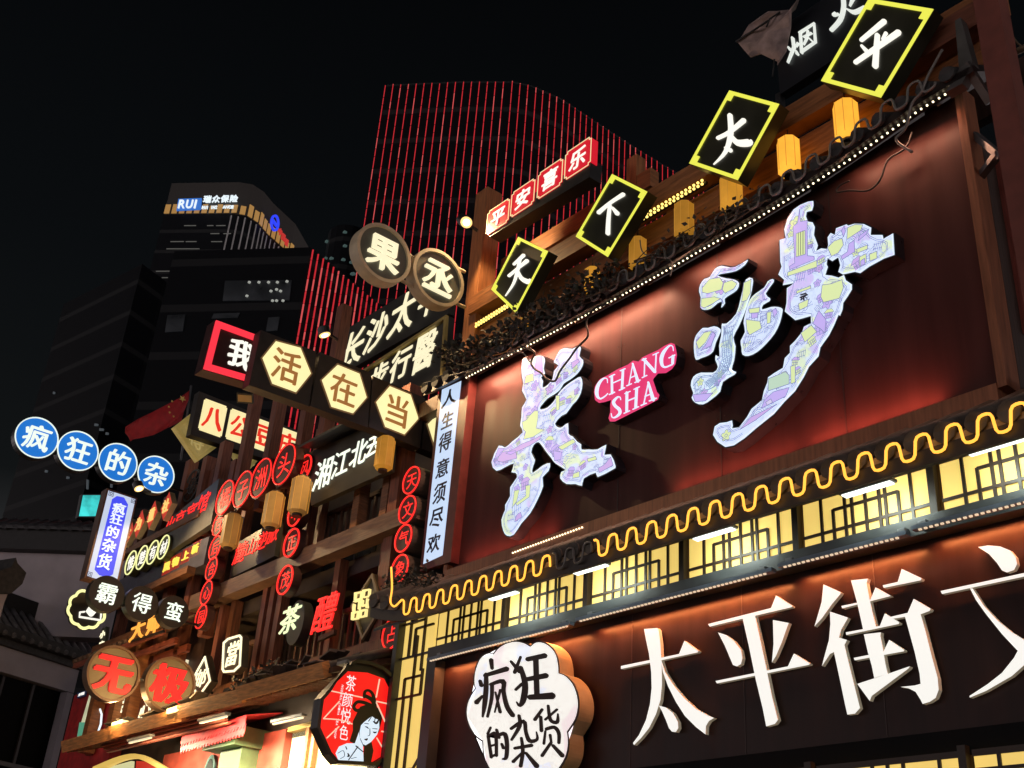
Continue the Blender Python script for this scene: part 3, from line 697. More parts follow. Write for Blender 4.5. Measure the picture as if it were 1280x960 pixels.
m.build('frame', FRO, bb)
SIDE = mat('lightbox_side', (.02, .022, .03), .3, noise=.3)
def doodle(name, base, a, b, ink, scale, fine=.05):
    m = bpy.data.materials.new(name); m.use_nodes = True; n = m.node_tree; L = n.links; bs = n.nodes['Principled BSDF']
    t = n.nodes.new('ShaderNodeTexCoord')
    def noise(sc, det=2, dist=0):
        z = n.nodes.new('ShaderNodeTexNoise'); z.inputs['Scale'].default_value = sc; z.inputs['Detail'].default_value = det; z.inputs['Distortion'].default_value = dist
        L.new(t.outputs['Object'], z.inputs['Vector']); return z
    def ramp(src, p0, p1):
        r = n.nodes.new('ShaderNodeValToRGB'); r.color_ramp.elements[0].position = p0; r.color_ramp.elements[1].position = p1; L.new(src, r.inputs[0]); return r.outputs[0]
    def mix(f, c0, c1):
        x = n.nodes.new('ShaderNodeMix'); x.data_type = 'RGBA'; L.new(f, x.inputs[0])
        for i, c in ((6, c0), (7, c1)):
            if isinstance(c, tuple): x.inputs[i].default_value = (*c, 1)
            else: L.new(c, x.inputs[i])
        return x.outputs[2]
    mp = n.nodes.new('ShaderNodeMapping'); mp.inputs['Location'].default_value = (3.3, 8.1, 1.7); L.new(t.outputs['Object'], mp.inputs[0])
    n1 = noise(scale, 1.5, .6); n2 = noise(scale*1.15, 1.5, .5); L.new(mp.outputs[0], n2.inputs['Vector'])
    c = mix(ramp(n1.outputs[0], .60, .615), base, a); c = mix(ramp(n2.outputs[0], .60, .615), c, b)
    # ink: contour lines of noise fields
    def contour(sc, freq, wd, dist):
        z = noise(sc, 2, dist); s = n.nodes.new('ShaderNodeMath'); s.operation = 'MULTIPLY'; s.inputs[1].default_value = freq; L.new(z.outputs[0], s.inputs[0])
        fr = n.nodes.new('ShaderNodeMath'); fr.operation = 'FRACT'; L.new(s.outputs[0], fr.inputs[0])
        return ramp(fr.outputs[0], wd, wd*1.5)
    c = mix(contour(scale*2.6, 7, .13, .5), tuple((ink[i]*.55+base[i]*.45) for i in range(3)), c)
    L.new(c, bs.inputs['Emission Color']); bs.inputs['Emission Strength'].default_value = 1.0
    bs.inputs['Base Color'].default_value = (.5, .5, .55, 1); bs.inputs['Roughness'].default_value = .4
    return m
DOOD = doodle('lightbox_art', (.62, .74, .97), (.58, .48, .88), (.70, .84, .50), (.30, .36, .55), 3.4)
DOOD2 = doodle('lightbox_art_pale', (.66, .82, .97), (.60, .50, .92), (.70, .86, .50), (.25, .36, .52), 3.4)
RIM = glow('lightbox_rim', (.74, .86, 1), 1.0)
PUR = glow('art_purple', (.53, .42, .86), 1.0); YLW = glow('art_yellow', (.72, .84, .42), .95); INK = mat('art_ink', (.06, .06, .12), .6)
INKL = glow('art_ink_line', (.22, .24, .46), .95)
PNK = glow('art_pink', (.60, .42, .82), .95)
rk = random.Random(17)
def inside(p, poly):
    r = False
    for i in range(len(poly)):
        a, b = poly[i-1], poly[i]
        if (a[1] > p[1]) != (b[1] > p[1]) and p[0] < (b[0]-a[0])*(p[1]-a[1])/(b[1]-a[1])+a[0]: r = not r
    return r
def sketch(o, P, poly):
    """printed drawing: clouds, waves, little houses, blossoms and hatching in thin ink, some filled with colour"""
    xs = [p[0] for p in poly]; ys = [p[1] for p in poly]; ink = MB(); fill = [MB(), MB(), MB()]
    n = len(poly); c0 = [((poly[i-1][0]*.25+poly[i][0]*.5+poly[(i+1) % n][0]*.25), (poly[i-1][1]*.25+poly[i][1]*.5+poly[(i+1) % n][1]*.25)) for i in range(n)]
    def inset_(d):
        r = []
        for i in range(n):
            a, b, c = c0[i-1], c0[i], c0[(i+1) % n]; dx, dy = c[0]-a[0], c[1]-a[1]; l = math.hypot(dx, dy) or 1; r.append((b[0]-dy/l*d, b[1]+dx/l*d))
        return r
    for d in (.022, .036):
        q = inset_(d); q = [p for p in q if inside(p, poly)]
        for i in range(len(q)-1):
            if math.hypot(q[i][0]-q[i+1][0], q[i][1]-q[i+1][1]) < .12: ink.line(P, [q[i], q[i+1]], .005, .0063, .0071)
    ar = abs(area2(poly))/2; W_ = .0048
    def L_(pts, w=W_):
        if all(inside(p, poly) for p in pts): ink.line(P, pts, w, .0063, .0074)
    done = []; tries = 0
    while len(done) < ar/.0125 and tries < 1500:
        tries += 1; x, y = rk.uniform(min(xs), max(xs)), rk.uniform(min(ys), max(ys)); s_ = rk.uniform(.04, .085)
        if not all(inside((x+s_*a, y+s_*b), poly) for a, b in ((1, 0), (-1, 0), (0, 1), (0, -1), (.7, .7), (-.7, .7), (.7, -.7), (-.7, -.7))): continue
        if any(math.hypot(x-a, y-b) < (s_+t)*.78 for a, b, t in done): continue
        done.append((x, y, s_)); k = rk.random(); t0 = rk.uniform(-.4, .4)
        rot = lambda a, b: (x+(a*math.cos(t0)-b*math.sin(t0))*s_, y+(a*math.sin(t0)+b*math.cos(t0))*s_)
        f = rk.choice(fill)
        if k < .25:
            for r in (1, .7, .42): L_([rot(r*math.cos(a), r*math.sin(a)-.3) for a in [math.pi*i/9 for i in range(10)]])
        elif k < .5:
            f.prism(P, [rot(-.7, -.8), rot(.7, -.8), rot(.7, .2), rot(-.7, .2)], .0045, .0056); rk.choice(fill).prism(P, [rot(-1, .2), rot(1, .2), rot(.45, .8), rot(-.45, .8)], .0045, .0058)
            L_([rot(-.7, .2), rot(-.7, -.8), rot(.7, -.8), rot(.7, .2)]); L_([rot(-1, .2), rot(1, .2), rot(.45, .8), rot(-.45, .8), rot(-1, .2)])
            for u in (-.3, .1, .4): L_([rot(u, -.8), rot(u, .15)])
            L_([rot(-.7, -.3), rot(.7, -.3)])
        elif k < .68:
            pet = [rot((.55+.4*abs(math.cos(2.5*a)))*math.cos(a), (.55+.4*abs(math.cos(2.5*a)))*math.sin(a)) for a in [2*math.pi*i/30 for i in range(31)]]
            f.prism(P, pet[:-1], .0045, .0057); L_(pet); L_([rot(.25*math.cos(a), .25*math.sin(a)) for a in [2*math.pi*i/8 for i in range(9)]])
        elif k < .85:
            for j in range(4): L_([rot(-.9+.2*i, -.6+.4*j+.14*math.sin(i*1.3+j)) for i in range(10)])
        else:
            for j in range(5): L_([rot(-.8+.4*j, -.8), rot(-.8+.4*j+.15, .8)])
            L_([rot(-.9, -.5), rot(.9, -.4)]); L_([rot(-.9, .4), rot(.9, .5)])
    if ink.v: ink.build('ink_lines', INKL, o)
    for f, mt in zip(fill, (YLW, PUR, PNK)):
        if f.v: f.build('artwork_marking', mt, o)
def lightbox(pts, z, face=DOOD, par=bb, th=.13, smooth=2, ins=.016):
    px = [(z[0]+p[0]/z[2], z[1]+p[1]/z[2]) for p in pts]
    px = catmull(px, smooth)
    uv = [P0.px(*p) for p in px]
    # the board stands off the panel: recompute on a plane nearer the street
    PF_ = F(-.02-th); uv = [PF_.px(*p) for p in px]
    if area2(uv) < 0: uv = uv[::-1]
    n = len(uv)
    def off(d):
        r = []
        for i in range(n):
            a, b, c = uv[i-1], uv[i], uv[(i+1) % n]
            dx, dy = c[0]-a[0], c[1]-a[1]; l = math.hypot(dx, dy) or 1
            r.append((b[0]-dy/l*d, b[1]+dx/l*d))
        return r
    m = MB(); m.prism(PF_, off(-.012), -th, -.004); o = m.build('raised_character', SIDE, par)
    m = MB(); m.prism(PF_, off(.003), -.003, .0); m.build('lit_rim', RIM, o)
    m = MB(); m.prism(PF_, off(ins), .001, .004); m.build('lit_face', face, o)
    sketch(o, PF_, off(ins))
    return o, PF_
ZA = (600, 420, 6.4)
o1, PF1 = lightbox([(340,190),(365,175),(390,195),(430,165),(480,155),(510,165),(520,200),(510,260),(520,300),(490,330),(505,360),(500,410),(540,390),(580,340),(590,280),(625,235),(590,215),(600,180),(640,110),(690,95),(740,100),(790,78),(808,100),(795,160),(825,190),(820,240),(780,300),(720,350),(670,380),(640,430),(590,470),(540,500),(500,545),(480,572),(490,586),(540,570),(590,520),(620,470),(650,430),(700,385),(760,345),(805,325),(820,380),(805,460),(770,520),(740,550),(690,620),(650,640),(600,700),(630,730),(660,725),(705,695),(708,780),(740,800),(780,845),(810,865),(812,905),(870,905),(940,905),(1010,868),(995,950),(1045,945),(1085,1040),(1060,1070),(940,1130),(925,1095),(830,1140),(815,1200),(760,1185),(690,1185),(640,1140),(650,1085),(680,1070),(600,1020),(570,980),(530,930),(495,880),(465,850),(430,870),(410,930),(440,990),(425,1040),(420,1095),(500,1035),(560,1015),(548,1080),(500,1130),(505,1200),(460,1310),(400,1420),(330,1500),(270,1590),(215,1600),(185,1560),(170,1470),(200,1390),(200,1350),(240,1280),(240,1210),(295,1130),(280,1095),(250,1090),(270,1020),(200,1050),(130,1080),(90,1010),(150,875),(200,890),(260,840),(340,770),(320,720),(330,650),(335,570),(370,510),(335,440),(345,380),(335,330),(330,260)], ZA)
def paint(o, PF_, pts, z, mt, lv=0, name='painted_patch'):
    m = MB(); m.pxpoly(PF_, pts, .0045, .0077+.0012*lv, 0, None, z); q = [PF_.px(z[0]+p[0]/z[2], z[1]+p[1]/z[2]) for p in pts]
    for i in range(len(q)): m.line(PF_, [q[i-1], q[i]], .006, .0064, .0083+.0012*lv, 1)
    return m.build(name, [mt, INKL], o)
for pts, mt in (([(400,640),(440,600),(470,600),(468,660),(455,740),(520,750),(430,810),(350,830),(370,770),(350,750),(340,690),(380,670)], YLW), ([(350,860),(430,830),(500,790),(480,830),(400,880),(250,950),(210,940)], PNK),
        ([(630,890),(750,825),(770,850),(660,915)], YLW), ([(455,170),(500,165),(505,300),(440,320)], PUR), ([(735,215),(790,185),(800,210),(740,265)], PNK), ([(370,320),(430,300),(435,360),(360,385)], YLW),
        ([(1000,1030),(1050,970),(1070,1035),(960,1095),(950,1060)], PNK), ([(860,985),(930,965),(940,990),(870,1010)], YLW), ([(750,1105),(800,1085),(800,1130),(745,1140)], YLW), ([(280,1240),(320,1230),(300,1320),(260,1380)], YLW), ([(370,1200),(410,1190),(400,1290),(300,1360),(290,1340),(370,1280)], YLW),
        ([(300,1430),(330,1410),(340,1450),(280,1490)], PNK), ([(170,930),(290,920),(300,980),(180,1010),(140,1000)], PNK), ([(120,990),(150,900),(200,900),(170,950)], PUR), ([(610,480),(640,475),(640,590),(615,600)], YLW), ([(590,920),(660,930),(650,990),(600,1000)], PUR)):
    paint(o1, PF1, pts, ZA, mt)
ZS = (850, 310, 4.571)
o2, PF2 = lightbox([(170,165),(200,118),(240,100),(290,110),(340,95),(388,65),(370,98),(320,132),(260,145),(215,155),(265,172),(310,178),(338,200),(325,240),(290,265),(255,290),(258,315),(235,342),(240,310),(215,315),(180,345),(140,355),(115,340),(118,285),(108,250),(115,210),(140,175)], ZS, DOOD2, ins=.005)
for pts in ([(130,230),(170,180),(230,170),(250,200),(240,240),(160,262),(130,255)], [(255,200),(300,185),(330,205),(310,235),(260,260),(245,240)], [(125,290),(200,280),(235,290),(190,320),(140,345),(122,335)]): paint(o2, PF2, pts, ZS, YLW)
o3, _ = lightbox([(105,480),(130,455),(160,455),(195,445),(228,458),(232,480),(205,540),(190,590),(160,615),(120,630),(90,640),(80,600),(78,540),(90,500)], ZS)
paint(o3, PF2, [(95,540),(140,485),(185,475),(150,540),(110,580)], ZS, YLW); paint(o3, PF2, [(190,480),(205,495),(180,560),(120,590),(150,555)], ZS, PUR)
o4, _ = lightbox([(240,430),(265,430),(320,375),(345,290),(375,180),(415,172),(415,215),(400,280),(370,370),(335,450),(305,510),(318,560),(310,640),(295,695),(320,705),(310,725),(245,765),(230,820),(180,865),(130,895),(85,885),(65,855),(75,830),(60,785),(75,735),(120,710),(190,710),(215,680),(200,640),(205,610),(225,620),(222,560),(234,500),(236,460)], ZS, DOOD2)
paint(o4, PF2, [(368,200),(410,180),(405,260),(385,300),(355,310)], ZS, YLW); paint(o4, PF2, [(75,840),(190,830),(150,875),(90,880)], ZS, PUR); 
m = MB()
for k in range(6):
    m.stroke(PF2, [(258+9*k, 460+4*k, 2.4), (250+10*k, 560, 2.4), (238+11*k, 660, 2.4), (190+9*k, 740, 2.4), (140+6*k, 770+6*k, 2)], .0045, .0095, 0, ZS)
m.stroke(PF2, [(80, 790, 3), (130, 735, 3), (200, 740, 3), (215, 780, 3), (150, 815, 3), (80, 805, 3)], .0045, .0095, 0, ZS)
m.build('ink_lines', glow('art_line', (.30, .42, .62), .8), o4)
o5, _ = lightbox([(370,380),(395,300),(430,260),(480,225),(500,190),(530,175),(535,195),(490,260),(515,285),(510,305),(475,325),(470,350),(520,335),(560,335),(585,345),(585,370),(570,430),(540,490),(490,550),(440,595),(390,618),(355,610),(350,570),(345,530),(370,480),(362,430)], ZS)
for pts, mt in (([(395,350),(460,340),(455,370),(400,375)], YLW), ([(380,410),(460,420),(470,460),(400,500),(385,470)], YLW), ([(500,370),(525,365),(520,430),(500,435)], YLW), ([(410,375),(450,372),(445,400),(412,405)], PUR), ([(530,360),(550,345),(560,370),(540,400)], PUR)): paint(o5, PF2, pts, ZS, mt)
ZT = (960, 240, 6); k6 = lambda x, y: ((880+x/4.571-960)*6, (360+y/4.571-240)*6)
right = [k6(*p) for p in ((770,150),(745,210),(715,270),(665,340),(655,390),(600,450),(570,510),(520,590),(460,650),(400,720),(300,800),(230,860),(170,900),(120,910),(75,880),(50,840),(60,790),(90,770),(130,765),(160,755),(165,785),(160,800),(200,795),(245,735),(270,690),(330,640),(340,590),(360,540),(365,510),(400,485),(450,455),(460,400),(490,370),(490,330),(520,300),(560,250),(570,220),(610,200),(610,160),(560,175),(520,185),(490,160),(460,135),(470,85))]
o6, _ = lightbox([(240,95),(300,70),(340,65),(342,100),(330,140),(290,150),(285,180),(300,220),(335,225),(352,260),(345,320),(365,370),(375,400),(360,440),(400,420),(440,425),(450,400),(445,340),(470,305),(500,320),(510,270),(590,240),(600,250),(650,235),(720,238),(775,265),(770,320),(860,320),(865,350),(940,308),(950,470),(870,500),(760,560),(690,610),(650,600),(560,620),(525,600),(540,550),(525,490),(480,520),(445,495),(440,540),(450,560),(430,620),(480,625),(530,640),(570,620),(585,660),(630,690),(630,730),(600,780),(565,830),(560,880),(540,930)]+right+[(140,720),(205,682),(110,700),(120,660),(75,620),(100,560),(90,525),(85,360),(130,345),(120,280),(145,200),(190,130)], ZT, DOOD, bb, .13, 1)
for i, (pts, mt) in enumerate((([(192,262),(225,235),(240,130),(248,225),(298,215),(300,480),(350,485),(352,510),(165,585),(165,560),(205,535)], PUR), ([(215,315),(283,290),(285,470),(215,490)], YLW), ([(150,605),(370,515),(372,565),(150,635)], YLW), ([(600,270),(660,245),(715,250),(700,290),(640,330),(595,360)], YLW), ([(450,420),(500,370),(560,350),(570,400),(530,460),(480,485)], YLW), ([(555,295),(575,255),(585,300),(570,340)], PUR), ([(690,330),(760,280),(740,320),(680,370)], PUR), ([(610,390),(650,365),(655,450),(560,510),(550,485),(600,450)], PUR), ([(670,430),(750,400),(752,430),(672,462)], YLW), ([(690,490),(740,465),(742,530),(690,560)], YLW), ([(700,520),(730,500),(732,545),(700,555)], PUR), ([(765,470),(820,445),(822,500),(768,520)], YLW),
        ([(218,745),(325,705),(325,725),(218,765)], YLW), ([(232,840),(310,805),(300,860),(240,890)], YLW), ([(410,700),(480,690),(560,660),(570,720),(540,800),(420,830),(400,790)], YLW), ([(340,990),(385,890),(440,960),(430,1060),(400,1030)], PUR), ([(250,1060),(330,1000),(370,1050),(280,1130)], YLW), ([k6(490,570)[0:2],k6(470,620)[0:2],k6(330,690)[0:2],k6(350,640)[0:2],k6(400,595)[0:2]], PUR), ([k6(420,665),k6(300,755),k6(210,810),k6(270,740),k6(350,700)], PNK), ([k6(355,655),k6(385,635),k6(395,655),k6(365,672)], YLW), ([k6(498,450),k6(525,440),k6(525,540),k6(500,550)], YLW), ([k6(370,520),k6(470,480),k6(490,500),k6(490,550),k6(370,590)], glow('art_mint', (.52, .70, .55), .95)))): paint(o6, PF2, pts, ZT, mt, 1 if i in (1, 10) else 0)
m = MB()
for x in (232, 250, 268): m.stroke(PF2, [(x, 308-(x-232)*.4, 3), (x, 480-(x-232)*.3, 3)], .0078, .0100, 0, ZT)
for s_ in ([(250,775,8),(290,762,8)], [(246,795,9),(300,772,9)], [(272,785,9),(274,815,8)], [(262,800,7),(250,815,5)], [(285,790,7),(296,800,7)]): m.stroke(PF2, s_, .0045, .0100, 0, ZT)
m.build('ink_lines', INK, o6)
# pink name plate
ZP = (730, 420, 8)
PP = F(-.02-.12)
m = MB(); m.pxpoly(PP, [(100,560),(110,500),(160,430),(240,390),(340,330),(440,285),(490,245),(545,255),(580,215),(640,185),(740,140),(800,100),(870,68),(908,82),(922,140),(930,190),(915,280),(880,330),(820,370),(740,375),(700,420),(690,440),(730,560),(755,590),(740,635),(640,690),(520,750),(420,800),(310,855),(260,855),(245,820),(262,760),(262,690),(270,640),(210,660),(150,670),(110,640)], -.12, 0, 0, 1, ZP)
np_ = m.build('name_plate', [glow('plate_pink', (.78, .035, .17), .95), SIDE], bb)
m = MB()
for s_ in ([(237,470,6),(232,430,10),(200,425,14),(155,470,28),(130,540,36),(135,600,30),(165,628,16),(210,605,12),(240,575,8)], [(280,400,22),(283,575,22)], [(392,345,22),(382,530,22)], [(295,470,9),(385,430,9)], [(255,412,9),(310,385,9)], [(255,588,9),(310,562,9)], [(365,350,9),(415,328,9)], [(355,545,9),(410,518,9)],
          [(490,280,9),(450,490,9)], [(488,275,16),(540,455,32)], [(465,420,9),(520,395,9)], [(428,500,9),(478,478,9)], [(510,468,9),(565,440,9)], [(610,235,9),(605,400,9)], [(600,235,28),(712,360,30)], [(725,175,9),(716,362,9)], [(583,245,9),(625,225,9)], [(690,192,9),(748,165,9)], [(583,418,9),(632,394,9)],
          [(895,150,6),(888,105,10),(855,100,14),(800,160,30),(775,230,36),(785,295,28),(820,312,16),(885,285,12)], [(892,200,26),(888,275,26)], [(850,222,9),(912,190,9)], [(370,640,6),(362,613,10),(335,615,16),(298,660,28),(315,700,30),(355,735,32),(360,775,26),(320,812,16),(285,815,10),(275,775,6)],
          [(432,565,24),(430,755,24)], [(530,525,24),(520,718,24)], [(440,650,9),(525,615,9)], [(408,578,9),(465,553,9)], [(400,775,9),(460,748,9)], [(500,535,9),(558,508,9)], [(490,735,9),(550,707,9)], [(645,470,9),(600,682,9)], [(645,462,18),(695,640,36)], [(612,605,9),(680,578,9)], [(572,697,9),(628,672,9)], [(655,652,9),(728,622,9)]):
    m.stroke(PP, s_, .001, .004, 0, ZP)
m.build('lettering', glow('plate_letters', (.70, .80, 1), 1.05), np_)

# ================================================================= LOWER SHOP SIGN
sb2 = thing('shop_sign_board', (-6.3, -.2, 3.3), 'lower near black gloss shop board with huge white raised characters', 'sign')
m = MB(); m.box((-9.70, -.215, 3.262), (-2.6, -.19, 4.573)); m.build('board', mat('board_black_gloss', (.028, .0118, .0100), .36, noise=.3, nscale=.8, wood='v', spec=.2), sb2)
PL = F(-.27)
m = MB()
for xx in (-8.2, -6.98, -5.76, -4.54, -3.32): m.box((xx-.004, -.2185, 3.27), (xx+.004, -.2155, 4.57))
m.build('joint_trim', mat('joint_dark', (.035, .016, .014), .5), sb2)
LETF = glow('letter_white', (.90, .885, .83), 1.0); LETS = mat('letter_side', (.55, .50, .40), .4, .12, (1, .85, .6))
ZL1 = (770, 700, 4); ZL2 = (1000, 670, 4)
def big(chars, z):
    m = MB()
    for i, p in enumerate(chars): m.pxpoly(PL, p, -.036, .0005*i, 0, 1, z)
    m.build('raised_letter', [LETF, LETS], sb2)
big([[(140,345),(205,340),(213,350),(222,420),(228,520),(230,620),(222,700),(200,770),(165,840),(125,890),(90,925),(85,915),(115,875),(150,800),(170,720),(178,640),(176,560),(165,470),(150,400)],
     [(25,530),(315,470),(342,404),(412,455),(408,462),(25,545)], [(225,495),(245,560),(290,630),(340,690),(400,745),(460,778),(490,790),(465,805),(450,830),(448,872),(400,835),(345,780),(300,710),(260,630),(235,560)],
     [(215,728),(250,738),(285,765),(310,810),(312,840),(300,860),(280,858),(265,840),(250,800),(230,755)]], ZL1)
big([[(460,320),(775,240),(800,178),(882,230),(878,236),(697,278),(468,333)], [(510,362),(550,375),(590,405),(625,450),(632,490),(625,520),(605,532),(585,525),(570,490),(545,430)], [(785,300),(865,315),(858,330),(830,410),(800,480),(780,512),(788,420)],
     [(498,605),(860,532),(890,468),(970,518),(966,524),(505,617)], [(632,285),(695,275),(720,390),(750,530),(780,680),(810,800),(795,820),(752,832),(735,745),(700,600),(665,430)]], ZL1)
big([[(117,242),(205,282),(200,292),(160,340),(110,410),(72,452),(85,410),(108,330)], [(150,378),(240,408),(235,418),(205,470),(195,508),(235,520),(222,545),(245,640),(275,760),(300,860),(275,888),(237,893),(225,840),(200,720),(170,580),(150,590),(110,650),(120,610),(145,520),(152,440)],
     [(255,222),(340,213),(333,235),(345,300),(362,380),(382,460),(318,478),(310,440),(285,330)], [(207,350),(352,320),(378,257),(455,300),(212,362)], [(230,482),(400,450),(425,387),(497,432),(495,440),(232,495)],
     [(320,492),(405,482),(403,500),(415,560),(428,640),(440,690),(372,710),(360,650),(340,580)], [(270,610),(418,580),(447,520),(522,570),(520,577),(275,622)], [(288,740),(440,690),(550,652),(545,662),(360,800),(350,825)],
     [(415,247),(490,230),(510,165),(610,212),(605,222),(420,260)], [(455,405),(540,385),(570,315),(655,365),(650,375),(605,392),(630,480),(660,600),(690,710),(695,770),(680,810),(650,830),(615,840),(605,820),(580,780),(545,762),(505,755),(575,748),(605,740),(600,690),(575,580),(545,470),(527,405),(460,415)]], ZL2)
big([[(890,55),(940,47),(1000,52),(1050,72),(1078,105),(1085,140),(1070,170),(1035,182),(1010,172),(985,135),(945,90)], [(703,275),(1120,185),(1300,145),(1330,90),(1400,130),(1400,140),(1120,203),(710,290)],
     [(850,262),(863,262),(920,350),(990,425),(1060,482),(1130,525),(1230,575),(1300,590),(1260,640),(1130,610),(1085,570),(1010,490),(930,390),(880,320)], [(1190,240),(1260,225),(1250,400),(1215,520),(1150,620),(1060,700),(930,775),(850,808),(848,800),(940,740),(1010,685),(1070,610),(1130,500),(1180,370)]], ZL2)
# flower shaped shop sign
cs = thing('flower_shaped_sign', at(650, 950, y=-.4), 'white flower outlined sign with dark brush characters at the left of the lower board', 'sign')
PC = F(-.42); ZC_ = (570, 780, 5.335)
out_ = [(128,430),(118,380),(125,310),(150,240),(180,205),(215,190),(246,196),(251,194),(290,150),(340,122),(400,110),(455,120),(496,142),(503,141),(540,115),(590,118),(640,150),(675,200),(690,270),(693,322),(698,327),(740,345),(790,400),(820,480),(825,560),(805,640),(754,720),(752,728),(758,800),(745,880),(710,950),(650,1020),(560,1060),(453,1042),(447,1042),(350,1060),(260,1020),(210,950),(185,880),(177,788),(173,783),(120,740),(80,670),(65,590),(80,510),(124,437)]
pxs = catmull([(ZC_[0]+p[0]/ZC_[2], ZC_[1]+p[1]/ZC_[2]) for p in out_], 3); uv = [PC.px(*p) for p in pxs]
cc = (sum(p[0] for p in uv)/len(uv), sum(p[1] for p in uv)/len(uv))
m = MB(); m.prism(PC, uv, -.17, 0); m.build('box', mat('box_side_cream', (.34, .27, .16), .5, noise=.15), cs)
sc_ = lambda f: [(cc[0]+(p[0]-cc[0])*f, cc[1]+(p[1]-cc[1])*f) for p in uv]
m = MB(); m.ring(PC, uv, sc_(.975), .001, .006); m.build('outline', mat('brown_ink', (.045, .025, .02), .5), cs)
m = MB(); m.prism(PC, sc_(.974), .001, .004); m.build('lit_face', doodle('flower_face', (.86, .83, .76), (.80, .66, .66), (.72, .74, .84), (.72, .66, .60), 2.2), cs)
m = MB()
for s_ in ([(238,240,30),(245,298,22)], [(195,345,24),(345,300,34)], [(205,335,26),(205,430,32),(195,540,30),(182,620,12)], [(165,380,22),(175,412,28)], [(182,480,14),(140,525,32)], [(245,410,24),(242,500,22),(215,620,16)], [(235,405,20),(320,382,28),(322,450,26),(345,550,30),(385,612,30)], [(268,455,10),(300,590,20)], [(300,440,18),(262,590,10)],
          [(370,250,18),(430,320,28)], [(435,220,16),(395,325,24)], [(435,290,28),(465,400,38),(455,500,40),(430,545,22),(408,520,8)], [(445,400,20),(402,440,18)], [(480,237,30),(600,212,34)], [(537,235,34),(545,480,34)], [(480,370,28),(608,345,36)], [(495,490,34),(650,480,46)],
          [(235,690,15),(215,735,18)], [(218,745,20),(240,890,22)], [(225,750,20),(268,735,22),(274,880,20)], [(235,815,14),(268,805,14)], [(240,885,16),(278,870,16)], [(275,705,18),(292,760,20)], [(292,742,20),(330,735,28),(345,800,26),(340,890,24),(315,902,10)], [(310,800,16),(322,830,20)],
          [(425,610,18),(430,680,24),(375,775,14)], [(370,700,20),(455,650,26),(470,720,24),(495,780,28),(545,770,20),(540,720,8)], [(440,760,18),(450,850,24),(435,950,24)], [(395,830,20),(510,810,24)], [(445,860,14),(385,920,22)], [(470,860,18),(545,950,34)],
          [(580,570,18),(530,640,22)], [(570,620,20),(575,715,22)], [(620,545,16),(635,640,22),(680,655,24),(685,600,8)], [(680,570,14),(600,640,14)], [(600,715,14),(590,800,18)], [(605,702,22),(660,690,24),(690,730,24),(690,795,20)], [(632,740,18),(640,790,14)], [(640,790,18),(578,880,22)], [(650,810,20),(715,880,30)]):
    m.stroke(PC, s_, .004, .010, 0, ZC_)
m.build('lettering', mat('brush_ink', (.040, .020, .015), .6), cs)
# blue white wall washer bars over the board
for i, (a, b) in enumerate((((536, 827), (715, 776)), ((722, 778), (967, 708)), ((975, 709), (1135, 664)), ((1142, 663), (1300, 617)))):
    p, q = at(*a, y=-.42), at(*b, y=-.42); zz = (p.z+q.z)/2-.015
    t = thing('wall_washer', (p+q)/2, ['slim metal light bar above the left end of the lower board', 'slim metal light bar above the first white character of the lower board', 'slim metal light bar above the third white character of the lower board', 'slim metal light bar above the right end of the lower board'][i], 'light bar', 'light bars over the lower sign board')
    m = MB(); m.box((p.x, -.45, zz-.005), (q.x, -.39, zz+.025)); m.build('housing', mat('bar_metal', (.16, .20, .25), .35, metal=.6, noise=.15), t)
    m = MB(); xx = p.x+.05
    while xx < q.x-.05: m.box((xx, -.445, zz-.016), (xx+.020, -.428, zz-.004)); xx += .042
    m.build('diodes', glow('washer_diode', (1, .75, .5), .8, sample=False), t)
    m = MB()
    for f_ in (.06, .94): xx = p.x+(q.x-p.x)*f_; m.box((xx-.03, -.40, zz+.025), (xx+.03, -.342, zz+.07))
    m.build('clamp', GREYM, t)
    l = lamp('AREA', 'washer_light', ((p.x+q.x)/2, -.305, zz-.03), ((p.x+q.x)/2, -.222, zz-.45), 9.5*(q.x-p.x), (1, .28, .08), q.x-p.x-.1, .02); l.parent = t; l.matrix_parent_inverse = Matrix.Translation(-LOC[t.name])
# white tube lights under the tiled eave
FLX = [(at(x, y, y=-.56).x, at(x, y, y=-.56).z) for x, y in ((630, 745), (739, 712), (893, 668), (1085, 612), (1247, 558))]
for i, (xx, fz) in enumerate(FLX):
    t = thing('eave_light', (xx, -.56, fz), 'white strip light under the tiled eave, %s' % ['nearest the left end', 'second from the left end', 'above the first big white character', 'above the third big white character', 'nearest the right end'][i], 'light', 'white lights under the lower eave')
    m = MB(); m.box((xx-.22, -.60, fz+.005), (xx+.22, -.53, fz+.025)); m.build('tray', GREYP, t)
    m = MB(); m.box((xx-.20, -.595, fz-.006), (xx+.20, -.535, fz+.004)); m.build('diffuser', glow('tube_white', (.95, 1, .92), 1.6), t)
    l = lamp('AREA', 'eave_lamp', (xx, -.55, fz-.015), (xx, -.30, fz-.12), 6, (.86, 1, .90), .4, .08); l.parent = t; l.matrix_parent_inverse = Matrix.Translation(-LOC[t.name])
